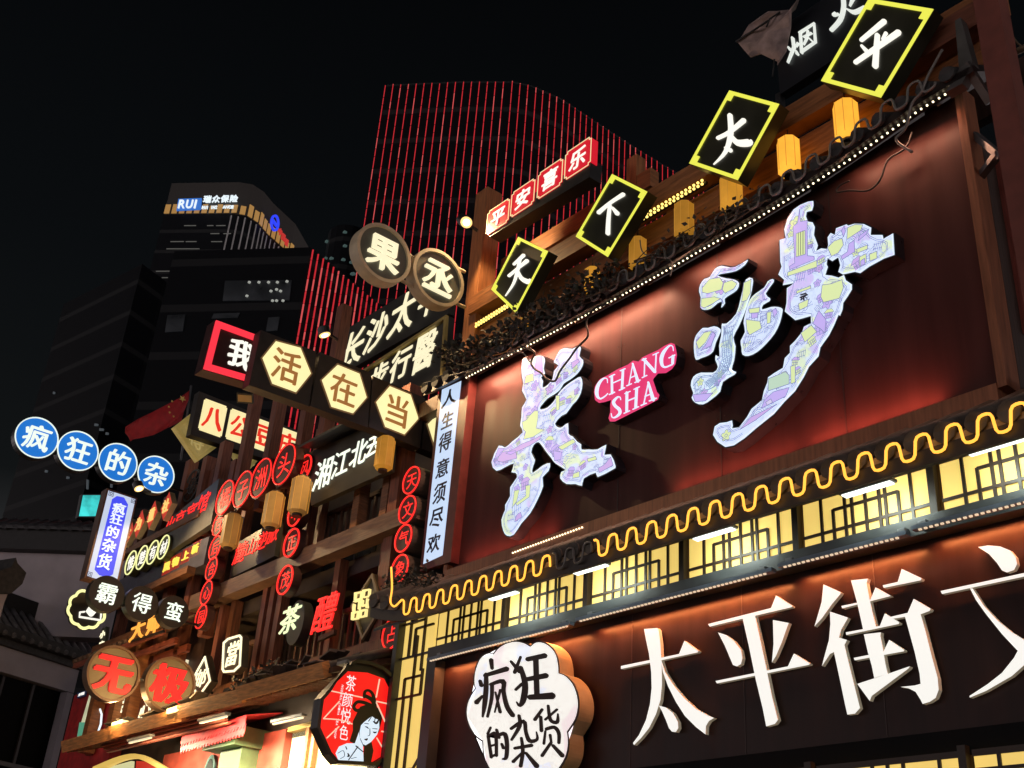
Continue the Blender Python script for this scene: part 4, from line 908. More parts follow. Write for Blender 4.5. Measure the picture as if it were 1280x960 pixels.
# amber neon wave along the tiled eave
def wave(name, label, x0, x1, zf, y, mt, r, per, amp, cat='neon tube', tail=None):
    m = MB(); pts = []; n = int((x1-x0)/per*14)
    for i in range(n+1):
        x = x0+(x1-x0)*i/n; th = 2*math.pi*(x-x0)/per
        pts.append(V((x+.20*per/2*math.sin(2*th)*.55, y, zf(x)+amp*math.tanh(1.3*math.cos(th))/.862)))
    if tail: pts = tail+pts
    m.tube(pts, r, 6); m.org = pts[0]; o = m.build(name, mt); props(o, label, cat); return o
tail = catmull([tuple(at(x, y, y=-.82)) for x, y in ((489, 709), (490, 735), (488, 752), (493, 758), (500, 752))], 4, False)
wz = lambda x: lipl(x)+.03
xa = at(503, 750, y=-.82).x; xg0 = at(690, 694, y=-.82).x; xg1 = at(741, 700, y=-.82).x
wave('amber_neon_tube', 'glowing amber neon wave with an upward curled end on the left of the tiled eave', xa, xg0, wz, -.83, E_AMB, .0105, .2255, .080, tail=[V(p) for p in tail])
wave('grey_neon_tube', 'unlit grey length of neon wave between two glowing amber lengths', xg0+.02, xg1, wz, -.83, mat('dead_tube', (.16, .15, .14), .3), .0105, .2255, .080)
wave('amber_neon_tube', 'glowing amber neon wave along the long right part of the tiled eave', xg1+.02, -2.6, wz, -.83, E_AMB, .0105, .2255, .080)
wave('grey_neon_tube', 'unlit grey neon wave strung along the upper eave above the diode strip', -9.4, -3.5, lambda x: lipz(x)+.09, -.36, mat('dead_tube2', (.22, .21, .19), .3), .012, .26, .085)
# diode strips under the upper eave and on the sill
def diodes(name, label, pts, step, sz, mt, hous=True, rows=1, dv=V((0, 0, .05))):
    t = thing(name, pts[0], label, 'led strip')
    m = MB(); h = MB(); acc = 0
    for i in range(len(pts)-1):
        a, b = pts[i], pts[i+1]; L_ = (b-a).length
        if hous: h.bar(a+V((0, .03, .015)), b+V((0, .03, .015)), .03, .03)
        while acc < L_:
            for r in range(rows):
                p = a.lerp(b, acc/L_)+dv*r; m.box(p-V((sz, sz, sz)), p+V((sz, sz, sz)))
            acc += step
        acc -= L_
    m.build('diodes', mt, t)
    if hous: h.build('channel', BLACKM, t)
    return t
pl = LEDP
ds = diodes('led_strip', 'string of white diodes under the upper eave over the wine red billboard', pl, .056, .0062, E_DIODE)
for a, b, e in ((-9.75, -8.3, 19), (-8.28, -6.8, 13), (-6.78, -5.2, 9), (-5.18, -3.55, 5.5)):
    c_ = (a+b)/2; l = lamp('AREA', 'strip_light', (c_, -.20, zl(c_)-.03), (c_, -.03, zl(c_)-.8), e*1.75, (1, .46, .28), b-a-.02, .03); l.parent = ds; l.matrix_parent_inverse = Matrix.Translation(-LOC[ds.name])
pl = [at(x, y, y=-.14) for x, y in ((641, 691), (731, 658))]
ds = diodes('led_strip', 'short string of white diodes on the sill below the left character of the billboard', pl, .04, .006, E_DIODE)
for a, b, e in ((-9.8, -8.2, 5), (-6.7, -5.2, 6), (-5.2, -3.9, 9)):
    l = lamp('AREA', 'sill_light', ((a+b)/2, -.11, 5.67), ((a+b)/2, -.03, 6.3), e*.8, (1, .22, .13), b-a-.1, .03); l.parent = ds; l.matrix_parent_inverse = Matrix.Translation(-LOC[ds.name])
p1, p2 = at(790, 282, y=-.10), at(881, 228, y=-.10)
diodes('led_strip', 'double row of yellow diodes on the beam left of the second lit lantern', [p1, p2], .055, .010, E_DIODEY, True, 2, V((0, 0, .045)))
p1, p2 = at(595, 408, y=-.02), at(634, 384, y=-.02)
diodes('led_strip', 'double row of yellow diodes beside the tall orange post', [p1, p2], .05, .010, E_DIODEY, True, 2, V((0, 0, .04)))
# ================================================================= NEON DIAMONDS
SGN = mat('sign_dark_olive', (.035, .035, .022), .35, noise=.25, nscale=3)
SGS = mat('sign_side_olive', (.09, .085, .05), .5, noise=.2)
def lerp2(a, b, t): return (a[0]+(b[0]-a[0])*t, a[1]+(b[1]-a[1])*t)
def diamond(cs4, strokes, z, label):
    P = F(-.36); uv = [P.px(*c) for c in cs4]        # top, right, bottom, left
    c = (sum(p[0] for p in uv)/4, sum(p[1] for p in uv)/4)
    t = thing('neon_diamond_sign', P.w((c[0], min(p[1] for p in uv))), label, 'sign', 'yellow neon diamond signs over the eave')
    m = MB(); m.prism(P, uv, -.14, 0); m.build('board', [SGN], t)
    f = lambda k: [lerp2(c, p, k) for p in uv]
    m = MB(); m.ring(P, f(.99), f(.905), .002, .012)
    o, i = f(.905), f(.80)
    for k in range(4):                                # small stepped squares in the corners
        a, b = o[k-1], o[(k+1) % 4]; p = o[k]; e = .085
        m.prism(P, [p, lerp2(p, a, e), lerp2(lerp2(p, a, e), lerp2(c, b, .905), .0) if 0 else (lerp2(p, a, e)[0]+lerp2(p, b, e)[0]-p[0], lerp2(p, a, e)[1]+lerp2(p, b, e)[1]-p[1]), lerp2(p, b, e)], .002, .0125)
    m.build('neon_border', E_YEL, t)
    m = MB()
    for s_ in strokes: m.stroke(P, [(a, b, w_*.72) for a, b, w_ in s_], .002, .014, 0, z)
    m.build('lettering', E_WHITE, t)
    return t
diamond([(648.7, 296), (686, 314), (645, 391.5), (614.5, 362.5)], [[(335,165,20),(402,103,30)], [(302,242,24),(370,185,22),(425,140,34)], [(378,130,22),(362,200,26),(335,290,18),(280,375,4)], [(362,200,12),(385,255,34),(430,280,44),(445,262,6)]], (580, 300, 5.335), 'yellow neon diamond sign at the left end of its row, beside the tall orange post')
diamond([(766, 217.5), (810, 239.5), (760, 322), (720, 296.5)], [[(755,585,26),(815,535,20),(880,493,26)], [(812,545,20),(805,620,24),(802,690,28)], [(825,560,16),(850,590,30)]], (560, 120, 4), 'yellow neon diamond sign in front of the red striped tower')
diamond([(912.5, 113), (975, 130), (922.5, 226), (861.8, 205)], [[(115,528,18),(160,505,20),(215,460,26)], [(162,440,24),(165,510,26),(145,580,18),(100,628,3)], [(165,515,14),(190,545,30),(235,545,36),(243,535,6)], [(145,565,14),(165,575,22)]], (860, 0, 3.048), 'yellow neon diamond sign between two lit lanterns against the black sky')
diamond([(1087, -2), (1168, 11.5), (1101.5, 123), (1026.5, 102)], [[(662,155,20),(750,83,28)], [(664,176,14),(686,200,22)], [(757,128,18),(742,152,8)], [(640,240,22),(805,125,30)], [(724,135,24),(716,255,30)]], (860, 0, 3.048), 'largest yellow neon diamond sign at the right end of its row')
# ================================================================= LANTERNS
def lantern(px, py, wpx, hpx, y, lit, label, group):
    P = F(y); c = P.px(px, py); H_ = P.size(px, py, 10, hpx)[1]/2; p = P.w(c); r = H_*.55
    t = thing('lantern', p-V((0, 0, H_)), label, 'lantern', group)
    m = MB(); n = 8
    ring = lambda z, rr: [V((p.x+rr*math.cos(2*math.pi*(k+.5)/n), p.y+rr*math.sin(2*math.pi*(k+.5)/n), p.z+z)) for k in range(n)]
    prof = ((-H_, r*.72), (-H_*.86, r*.95), (H_*.86, r*.95), (H_, r*.72)); b = len(m.v)
    for z, rr in prof: m.v += ring(z, rr)
    for i in range(3):
        for k in range(n): m.face((b+i*n+k, b+i*n+(k+1) % n, b+(i+1)*n+(k+1) % n, b+(i+1)*n+k))
    m.face(tuple(range(b, b+n))[::-1]); m.face(tuple(range(b+3*n, b+4*n)))
    sh = m.build('shade', lit, t)
    m = MB()
    for k in range(n):
        a = 2*math.pi*(k+.5)/n; q = V((p.x+r*.96*math.cos(a), p.y+r*.96*math.sin(a), p.z)); m.bar(q-V((0, 0, H_*.88)), q+V((0, 0, H_*.88)), .004, .004)
    m.build('ribs', mat('lantern_rib', (.55, .28, .05), .5, .35, (.9, .45, .06)), sh)
    m = MB(); m.tube([p-V((0, 0, H_*1.14)), p-V((0, 0, H_*1.0))], r*.5, 10); m.tube([p+V((0, 0, H_*1.0)), p+V((0, 0, H_*1.12))], r*.5, 10); m.build('cap', mat('lantern_cap', (.05, .03, .02), .4), t)
    m = MB(); m.tube([p+V((0, 0, H_*1.1)), p+V((0, 0, H_*1.1+.10))], .006, 5); m.build('hook', CABLE, t)
    return t
def lanmat(name, s): 
    m = mat(name, (.40, .19, .03), .6, s, (.98, .43, .04), noise=.35, nscale=2.5); return m
LB, LM, LD, LDD = lanmat('lantern_bright', 1.15), lanmat('lantern_mid', .55), lanmat('lantern_dim', .30), mat('lantern_faded', (.42, .25, .08), .6, .10, (.9, .45, .10), noise=.25, nscale=3)
g = 'paper lanterns under the upper timber beam'
for a in ((1058, 152, 36, 46, LB, 'brightest yellow paper lantern below the largest diamond sign'), (986, 196, 35, 43, LB, 'bright yellow paper lantern second from the right above the eave'), (914, 240, 32, 44, LM, 'amber paper lantern partly behind the second largest diamond sign'),
          (855, 275, 28, 40, LD, 'dim amber paper lantern just right of the double yellow diode strip end'), (797, 317, 25, 36, LD, 'dim amber paper lantern right of the diamond sign on the red tower'), (740, 352, 24, 32, LM, 'small amber paper lantern over the eave vines, last of its row to the left'), (655, 408, 18, 24, LD, 'small amber paper lantern under the leftmost yellow diamond sign')):
    lantern(a[0], a[1], a[2], a[3], -.12, a[4], a[5], g)
g = 'paper lanterns along the gallery'
for a in ((289, 664, 23, 41, LDD, 'faded paper lantern hanging left of the red gallery board'), (341.6, 638, 24, 43, LDD, 'faded paper lantern hanging above the end of the red gallery board'), (375, 620, 27, 45, LDD, 'faded paper lantern hanging in front of the column of red rings'), (481, 567, 26, 40, LD, 'paper lantern hanging under the hexagon sign beside the white lettered board')):
    lantern(a[0], a[1], a[2], a[3], -.45, a[4], a[5], g)
# ================================================================= FLOOD LIGHTS
FLC = glow('flood_glass', (1, .86, .55), 9)
def flood(px, py, y, to, power, label, sz=.10, spot=120):
    sz *= .85
    p = at(px, py, y=y); t = thing('flood_light', p, label, 'flood light', 'warm flood lights on the timber posts')
    d = unit(V(to)-p); P = Pl(p, d)
    q = lambda s: circ((0, 0), s, s*.8, 18)
    m = MB(); m.prism(P, q(sz*1.15), -.10, -.005); m.build('housing', BLACKM, t)
    m = MB(); m.prism(P, q(sz*.62), -.004, .004); m.build('lamp_core', FLC, t)
    m = MB(); m.ring(P, q(sz*1.05), q(sz*.62), -.004, .002); m.build('halo_ring', glow('flood_halo', (1, .62, .22), 1.5), t)  # emissive amber ring stands in for the halo round the lamp core
    m = MB(); m.bar(p-d*.06, p-d*.06+V((.0, .22, -.04)), .03, .03); m.build('bracket', BLACKM, t)
    l = lamp('SPOT', 'flood_lamp', p+d*.05, to, power, (1, .66, .32), .06, spot=spot, blend=.4); l.parent = t; l.matrix_parent_inverse = Matrix.Translation(-LOC[t.name])
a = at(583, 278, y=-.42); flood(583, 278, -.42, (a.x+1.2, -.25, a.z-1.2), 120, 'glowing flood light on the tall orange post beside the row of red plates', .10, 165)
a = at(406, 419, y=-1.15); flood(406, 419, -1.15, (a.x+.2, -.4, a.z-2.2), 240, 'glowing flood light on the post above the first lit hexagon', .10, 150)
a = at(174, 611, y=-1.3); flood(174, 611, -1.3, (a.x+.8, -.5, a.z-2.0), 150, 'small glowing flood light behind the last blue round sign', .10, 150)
a = at(306, 498, y=-.35); t = thing('flood_light', a, 'unlit flood light with a gold lens hanging under the red framed box sign', 'flood light', 'warm flood lights on the timber posts')
m = MB(); P = Pl(a, (.5, -.4, -.8)); m.prism(P, [(-.13, -.09), (.13, -.09), (.13, .09), (-.13, .09)], -.07, 0); m.build('housing', BLACKM, t)
m = MB(); m.prism(P, [(-.11, -.06), (.11, -.06), (.11, .06), (-.11, .06)], .001, .004); m.build('lens', mat('lens_gold', (.6, .4, .15), .2), t)
# ================================================================= HELPERS FOR SIGNS
def rectuv(P, cx, cy, wpx, hpx):
    c = P.px(cx, cy); U, W = P.size(cx, cy, wpx/2, hpx/2); return c, U, W
def cham(c, U, W, k=.2, inn=False):
    x, y = c; a, b = U*k, W*k
    if inn: return [(x-U+a, y-W), (x+U-a, y-W), (x+U-a, y-W+b), (x+U, y-W+b), (x+U, y+W-b), (x+U-a, y+W-b), (x+U-a, y+W), (x-U+a, y+W), (x-U+a, y+W-b), (x-U, y+W-b), (x-U, y-W+b), (x-U+a, y-W+b)]
    return [(x-U+a, y-W), (x+U-a, y-W), (x+U, y-W+b), (x+U, y+W-b), (x+U-a, y+W), (x-U+a, y+W), (x-U, y+W-b), (x-U, y-W+b)]
def board(P, pts, th, name, mats, par, d=0): m = MB(); m.pxpoly(P, pts, d-th, d, 0, 1 if isinstance(mats, (list, tuple)) and len(mats) > 1 else None); return m.build(name, mats, par)
def chars(P, lst, mt, par, off=.012, th=.010, d=.001, name='lettering', shear=0):
    m = MB()
    for ch, cx, cy, h, w_ in lst: m.glyph(P, ch, cx, cy, h, w_, off, d, d+th, 0, 0, shear)
    return m.build(name, mt, par)
# --- red plates on the black beam above the diamonds
P = F(-.30)
t = thing('red_plate_sign', P.w(P.px(680, 250)), 'row of four red notched plates with white characters on a black beam', 'sign')
m = MB(); a, b = at(620, 289, y=-.2), at(745, 214, y=-.2); m.bar(a, b, .18, .26); m.build('support_beam', BLACKM, t)
for (cx, cy, ch) in ((622.5, 271, '平'), (653.5, 247.5, '安'), (687.5, 223.5, '喜'), (722.5, 198, '乐')):
    k = (cx-622.5)/100; c, U, W = rectuv(P, cx, cy, 28+5*k, 30+5*k)
    m = MB(); m.prism(P, cham(c, U, W, .16, True), -.10, 0); pl_ = m.build('plate', [mat('plate_red', (.16, .004, .006), .5, .78, (.80, .012, .03))], t)
    m = MB(); m.ring(P, cham(c, U, W, .16, True), cham(c, U*.955, W*.955, .16, True), .001, .006); m.build('border', glow('plate_border', (.95, .80, .42), .95), pl_)
    m = MB(); m.glyph_m(P, ch, c, U*.60, W*.64, .020, .001, .008, 0, 0, .12); m.build('lettering', E_WHITE, pl_)
# --- two round pale signs
P = SP(-9.95)
t = thing('round_pair_sign', P.w(P.px(545, 380)), 'two large pale rimmed round signs standing out over the street from the tall orange post', 'sign')
FACE = mat('round_face_grey', (.13, .135, .105), .35, noise=.25, nscale=2)
for cx, cy, w_, h_, ch in ((479, 317, 58, 69, '果'), (547, 347.5, 56, 66, '丞')):
    c, U, W = rectuv(P, cx, cy, w_, h_); r = (U+W)/2
    m = MB(); m.prism(P, circ(c, r, r), -.12, 0); d_ = m.build('disc', [FACE], t)
    m = MB(); m.ring(P, circ(c, r*1.06, r*1.06), circ(c, r*.94, r*.94), -.14, .03); m.build('rim', BEIGE, d_)
    m = MB(); m.glyph_m(P, ch, c, r*.60, r*.62, .024, .0, .03); m.build('lettering', E_CREAM, d_)
m = MB()
for a, b in (((505, 310), (524, 322)), ((500, 345), (522, 357)), ((570, 330), (585, 338)), ((570, 375), (585, 382))): m.tube([P.w(P.px(*a), -.06), P.w(P.px(*b), -.06)], .022, 6)
m.build('tube_arms', BEIGE, t)
# --- hexagon box sign
P = SP(-11.0)
t = thing('hexagon_box_sign', P.w(P.px(440, 520)), 'long black projecting box sign with glowing cream hexagons', 'sign')
HX = [([(345,130),(622,238),(585,512),(285,405)], [(415,180),(545,215),(600,350),(520,450),(395,405),(343,270)], '活', (470,312)), ([(640,240),(897,345),(880,618),(592,510)], [(725,298),(840,345),(878,470),(805,555),(690,520),(640,380)], '在', (757,428)),
      ([(905,360),(1165,470),(1140,722),(885,614)], [(985,405),(1095,450),(1137,575),(1062,660),(960,620),(912,490)], '当', (1024,535)), ([(1172,478),(1420,590),(1400,830),(1150,722)], [(1240,530),(1350,575),(1390,690),(1320,775),(1215,740),(1170,600)], '下', (1280,650))]
Zx = lambda p: (240+p[0]/4, 380+p[1]/4)
BOXB = mat('box_brown_black', (.030, .024, .020), .4, noise=.25)
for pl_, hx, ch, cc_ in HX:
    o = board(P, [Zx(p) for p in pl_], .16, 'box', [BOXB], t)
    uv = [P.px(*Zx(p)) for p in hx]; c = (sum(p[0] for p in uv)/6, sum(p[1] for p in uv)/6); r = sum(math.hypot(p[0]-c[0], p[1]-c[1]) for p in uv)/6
    sc6 = lambda k: [lerp2(c, p, k) for p in uv]
    m = MB(); m.ring(P, sc6(1.01), sc6(.95), .0, .012); m.build('rim', mat('hex_rim_spill', (.28, .15, .06), .4, .08, (1, .6, .25)), o)  # rim is no lamp; faint emission imitates light spilling from the face
    m = MB(); m.prism(P, sc6(.949), .0, .006); m.build('lit_face', mat('hex_face', (.3, .28, .2), .5, 1.0, (1, .91, .43), noise=.08, nscale=2), o)
    m = MB(); cu = P.px(*Zx(cc_)); m.glyph_m(P, ch, cu, r*.52, r*.58, .022, .006, .014); m.build('lettering', mat('hex_text', (.42, .19, .06), .5, .30, (.85, .36, .09)), o)
# --- red framed box behind
P = SP(-11.6)
t = thing('red_frame_box_sign', P.w(P.px(285, 480)), 'projecting box sign with a glowing red frame and one white character left of the hexagons', 'sign')
co = [(268.5, 400), (334, 424), (322, 482), (252.5, 462)]
m = MB(); m.pxpoly(P, co, -.20, 0); o = m.build('box', [mat('box_dark_red', (.05, .012, .012), .4, noise=.2)], t)
uv = [P.px(*p) for p in co]; c = (sum(p[0] for p in uv)/4, sum(p[1] for p in uv)/4)
def inset(uv, d):
    r = []; n = len(uv)
    for i in range(n):
        a, b, e = V(uv[i-1]), V(uv[i]), V(uv[(i+1) % n]); u1, u2 = unit(a-b), unit(e-b); s_ = abs(u1.x*u2.y-u1.y*u2.x); r.append(tuple(b+(u1+u2)*(d/s_)))
    return r
m = MB(); m.ring(P, inset(uv, .01), inset(uv, .085), .001, .03); m.build('neon_frame', glow('frame_red', (.95, .035, .06), 1.05), t)
chars(P, [('我', 301, 443, 33, 29)], E_WHITE, t, .035)
# --- white banner with dark characters
P = F(-.14)
t = thing('white_banner_sign', P.w(P.px(540, 705)), 'tall glowing pale blue banner with dark brush characters beside the wine red billboard', 'sign')
m = MB(); m.pxpoly(P, [(549.5, 479), (588, 462), (562.5, 702), (524.5, 714)], -.16, -.004); m.build('frame', mat('banner_frame', (.15, .035, .03), .45, noise=.25), t)
m = MB(); m.pxpoly(P, [(552.5, 487), (576.5, 476), (553, 694), (529, 705)], -.003, 0); m.build('lit_face', glow('banner_face', (.56, .70, .92), 1.0), t)
BR = [('人', 561.7, 497, 20, 18), ('生', 559.5, 525, 20, 14), ('得', 556.8, 552, 23, 15), ('意', 553.5, 585, 22, 16), ('须', 550, 616, 25, 15), ('尽', 546, 647, 24, 16), ('欢', 542.5, 679, 22, 15)]
chars(P, BR, mat('banner_ink', (.02, .012, .03), .5), t, .018, .004, .001, shear=.05)
m = MB(); m.box((-10.32, -.28, 5.05), (-10.2, -.02, 5.60)); m.build('support_post', WOODO, t)
# --- two dark boards with white brush characters
P = F(.50)
t = thing('long_dark_board_sign', P.w(P.px(495, 430)), 'upper of two long dark boards with cream brush characters under the round pale signs', 'sign')
BD = mat('board_slate', (.040, .039, .032), .4, noise=.3, nscale=3)
board(P, [(428.5, 414), (566, 330), (561, 392), (430, 466)], .10, 'board', [BD], t)
chars(P, [('长', 441, 436, 44, 27), ('沙', 471, 415, 42, 26), ('太', 504, 391, 46, 30), ('平', 537, 374, 38, 26)], E_CREAM, t, .018, .012, shear=.2)
t = thing('gold_framed_board_sign', P.w(P.px(505, 500)), 'lower of two long dark boards, in a gold frame, with cream brush characters', 'sign')
q = [(456, 464), (561, 395), (556, 474), (452, 530)]
board(P, q, .10, 'board', [BD], t)
uv = [P.px(*p) for p in q]; m = MB(); m.ring(P, uv, inset(uv, .05), .0, .05); m.build('frame', GOLD, t)
chars(P, [('步', 474, 470, 30, 22), ('行', 501, 455, 36, 24), ('醫', 531, 439, 46, 27)], E_CREAM, t, .022, .010, shear=.15)
# --- white lettered board in the gallery
P = F(-.22)
t = thing('white_lettered_board_sign', P.w(P.px(435, 590)), 'long dark gallery board with bright white characters right of the red rings', 'sign')
board(P, [(381, 568), (492, 519), (487, 588), (389, 632)], .08, 'board', [BD], t)
chars(P, [('湘', 404.5, 592, 36, 22), ('江', 426.5, 579, 33, 20), ('北', 449, 566, 32, 20), ('去', 468, 555, 30, 18)], glow('light_pale_green', (.93, 1, .84), 1.1), t, .006, .010, shear=.1)
# --- chains of red neon rings
def rings(lst, P, name, label, cat, mt=E_RED, r_=1.0, group=None, tr=.009, disc=DARK, th=.12, off=.0, chm=None, k=.52):
    x, y, h, ch = lst[len(lst)//2]; t = thing(name, P.w(P.px(x, y)), label, cat, group)
    for cx, cy, h, ch in lst:
        c = P.px(cx, cy); W = P.size(cx, cy, 10, h/2)[1]
        m = MB(); m.prism(P, circ(c, W*.98*r_, W*.98, 28), -th, 0); d_ = m.build('disc', [disc], t)
        m = MB(); pth = [P.w(p, .012) for p in circ(c, W*.90*r_, W*.90, 30)]; m.tube(pth+pth[:2], tr, 5); m.build('neon_ring', mt, d_)
        if ch: m = MB(); m.glyph_m(P, ch, c, W*k*r_, W*k, off, .003, .008); m.build('lettering', chm or mt, d_)
    return t
DISCR = mat('disc_red_black', (.05, .018, .016), .5, noise=.2)
rings([(281.6, 622, 46, '橘'), (303.7, 611.5, 48, '子'), (326.6, 597.5, 52, '洲'), (355.6, 580.5, 54, '头')], F(-.40), 'red_ring_sign', 'rising row of four large red neon rings with red characters across the gallery', 'sign', tr=.011, disc=DISCR)
rings([(274, 655, 32, '百'), (269.4, 685, 32, '后'), (265, 711, 31, '合'), (258.7, 741, 32, '心'), (252, 771, 32, '园')], F(-.30), 'red_ring_sign', 'column of five tightly packed red neon rings left of the faded lanterns', 'sign', tr=.010, disc=DISCR)
rings([(381, 585, 34, '风'), (370, 641, 36, '华'), (365, 678.5, 38, '正'), (357, 725, 39, '茂')], F(-.25), 'red_ring_sign', 'column of four spaced red neon rings half behind a faded lantern', 'sign', tr=.014, disc=DISCR)
rings([(515, 600.5, 36, '天'), (510, 637, 37, '文'), (505, 673, 37, '气'), (500.5, 711, 38, '象'), (494, 752, 40, '万'), (490, 792, 42, '占')], F(-.20), 'red_ring_sign', 'long column of red neon rings left of the pale blue banner', 'sign', tr=.011, disc=mat('disc_brown', (.09, .07, .05), .5, noise=.2), th=.22)
# --- red board in the gallery
P = F(-.12)
t = thing('red_lettered_board_sign', P.w(P.px(320, 690)), 'dark gallery board with small red neon characters between the faded lanterns', 'sign')
board(P, [(294, 680), (349, 648), (343, 695), (289, 722)], .08, 'board', [BD], t)
chars(P, [('麓', 300.5, 691, 25, 14), ('山', 314, 684, 20, 12), ('逆', 327.5, 676, 22, 13), ('旅', 342, 666, 24, 14)], E_RED, t, .0, .010, shear=.2)
# --- oval tea sign, red character, yellow lattice character
P = F(-.10)
t = thing('oval_tea_sign', P.w(P.px(366, 800)), 'dark oval gallery sign with one pale green tea character', 'sign')
c, U, W = rectuv(P, 369, 778, 30, 56); m = MB(); m.prism(P, circ(c, W*.72, W), -.14, 0); m.build('disc', mat('oval_dark', (.03, .032, .03), .5, noise=.3), t)
chars(P, [('茶', 363, 774, 33, 23)], glow('light_leaf', (.88, 1, .58), 1.0), t, .02, .010, shear=.15)
t = thing('red_character_sign', P.w(P.px(406, 790)), 'single dense red neon character hanging in the lower gallery', 'sign')
chars(P, [('醴', 407.5, 766, 46, 27)], E_RED, t, .006, .02, shear=.2)
board(P, [(396, 795), (416, 786), (415, 792), (395, 801)], .05, 'bracket', [WOODD], t, -.02)
t = thing('yellow_lattice_sign', P.w(P.px(451, 797)), 'yellow tube sign of squares and bars on a dark diamond in the lower gallery', 'sign')
q = [(464, 716), (476, 758), (451, 800), (437, 757)]
m = MB(); m.pxpoly(P, q, -.10, -.04); m.build('diamond_panel', mat('panel_brown', (.06, .045, .03), .5, noise=.3), t)
uv = [P.px(*p) for p in q]; m = MB(); m.ring(P, uv, inset(uv, .035), -.039, -.01); m.build('rim', mat('rim_dull', (.22, .17, .11), .5), t)
Zy = (380, 640, 5.333); m = MB(); k_ = 9
for s_ in ([(350,545,k_),(392,535,k_),(388,580,k_),(348,588,k_),(352,545,k_)], [(405,527,k_),(446,518,k_),(442,565,k_),(402,572,k_),(406,527,k_)], [(345,600,k_),(380,592,k_),(375,650,k_)], [(343,618,k_),(340,640,k_),(340,665,k_)], [(398,590,k_),(395,630,k_),(430,620,k_)], [(433,582,k_),(428,640,k_)], [(335,675,k_),(372,665,k_),(366,712,k_),(330,720,k_),(334,675,k_)], [(386,662,k_),(425,652,k_),(420,695,k_),(380,705,k_),(385,662,k_)]): m.stroke(P, s_, .0, .03, 0, Zy, 1)
m.build('neon_lines', glow('neon_gold', (1, .80, .30), 1.1), t)
# --- octagon and diamond signs
P = F(-.35)
t = thing('octagon_sign', P.w(P.px(290, 845)), 'white outlined octagon sign with one character above the orange eave', 'sign')
q = [(286, 797), (301, 792.5), (303.5, 796), (301.5, 833), (293, 841), (280, 842), (278, 838), (279.5, 803)]
board(P, q, .10, 'board', [BOXB], t); uv = [P.px(*p) for p in q]; m = MB(); m.ring(P, inset(uv, .01), inset(uv, .035), .001, .02); m.build('neon_outline', E_CREAMG, t)
chars(P, [('當', 291, 817, 30, 15)], E_CREAMG, t, .012, .010, shear=.1)
t = thing('small_diamond_sign', P.w(P.px(248, 874)), 'thin white outlined diamond sign with one character beside the large red character disc', 'sign')
q = [(257.5, 818.5), (264.5, 851), (247.5, 875), (238.5, 853)]
board(P, q, .10, 'board', [BOXB], t); uv = [P.px(*p) for p in q]; m = MB(); m.ring(P, inset(uv, .012), inset(uv, .036), .001, .02); m.build('neon_outline', E_CREAMG, t)
chars(P, [('邮', 251, 848, 23, 15)], E_CREAMG, t, .0, .010, shear=.2)
# --- two large discs with red characters
P = SP(-15.4)
t = thing('red_character_discs', P.w(P.px(178, 890)), 'two large beige discs with bold red characters standing out above the lower eave', 'sign')
DF = mat('disc_beige', (.20, .17, .10), .5, noise=.2, nscale=2)
for cx, cy, w_, h_, ch in ((141, 842, 64, 68, '无'), (212, 855.5, 62, 65, '极')):
    c, U, W = rectuv(P, cx, cy, w_, h_); r = (U+W)/2
    m = MB(); m.prism(P, circ(c, r, r), -.10, 0); d_ = m.build('disc', [DF], t)
    m = MB(); m.ring(P, circ(c, r*1.02, r*1.02), circ(c, r*.93, r*.93), -.12, .04); m.build('rim', mat('rim_brown', (.14, .08, .045), .5), d_)
    m = MB(); m.glyph_m(P, ch, c, r*.70, r*.68, .05, .0, .03); m.build('lettering', glow('solid_red', (.95, .02, .018), .95, (.25, .01, .01)), d_)
m = MB(); m.tube([P.w(P.px(120, 838), -.05), P.w(P.px(270, 866), -.05)], .02, 6); m.build('pole', BLACKM, t)
# --- three black discs with white characters
P = SP(-15.6)
t = thing('black_disc_sign', P.w(P.px(178, 775)), 'three black discs with white glowing characters stepping out above the red character discs', 'sign')
for cx, cy, h_, ch in ((133.7, 742, 44, '霸'), (177.5, 754, 42, '得'), (217.5, 764.5, 39, '蛮')):
    c, U, W = rectuv(P, cx, cy, h_, h_); r = W
    m = MB(); m.prism(P, circ(c, r, r), -.14, 0); d_ = m.build('disc', [mat('disc_black', (.025, .022, .02), .4), mat('disc_edge', (.4, .36, .3), .5)], t)
    m = MB(); m.glyph_m(P, ch, c, r*.56, r*.56, .012, .001, .010, 0, 0, .05); m.build('lettering', glow('light_mint', (.90, 1, .86), 1.15), d_)
m = MB(); m.tube([P.w(P.px(125, 748), -.08), P.w(P.px(250, 780), -.08)], .02, 6); m.build('pole', BLACKM, t)
# --- scalloped neon sign
P = SP(-16.2)
t = thing('scalloped_neon_sign', P.w(P.px(108, 786)), 'scalloped yellow neon sign with a heart in a box, beside the black discs', 'sign')
c, U, W = rectuv(P, 108, 762, 40, 48); r = W
sc8 = [(c[0]+(r*(.90+.085*abs(math.sin(5*a)))*math.cos(a)), c[1]+(r*(.90+.085*abs(math.sin(5*a)))*math.sin(a))) for a in [2*math.pi*k/60 for k in range(60)]]
m = MB(); m.prism(P, sc8, -.08, 0); m.build('board', BOXB, t)
m = MB(); pth = [P.w(p, .03) for p in sc8]; m.tube(pth+pth[:2], .022, 5)
m.build('neon_outline', glow('neon_lemon', (.95, .95, .40), 1.1), t)
m = MB(); Zh = (0, 720, 4)
for s_ in ([(420,180,8),(398,182,8),(395,205,8),(500,222,8),(505,180,8),(480,178,8)], [(450,160,18),(440,175,24),(455,195,20)], [(465,160,18),(468,178,22),(455,198,14)]): m.stroke(P, s_, .0, .03, 0, Zh, 1)
m.build('heart_box', E_WHITE, t)
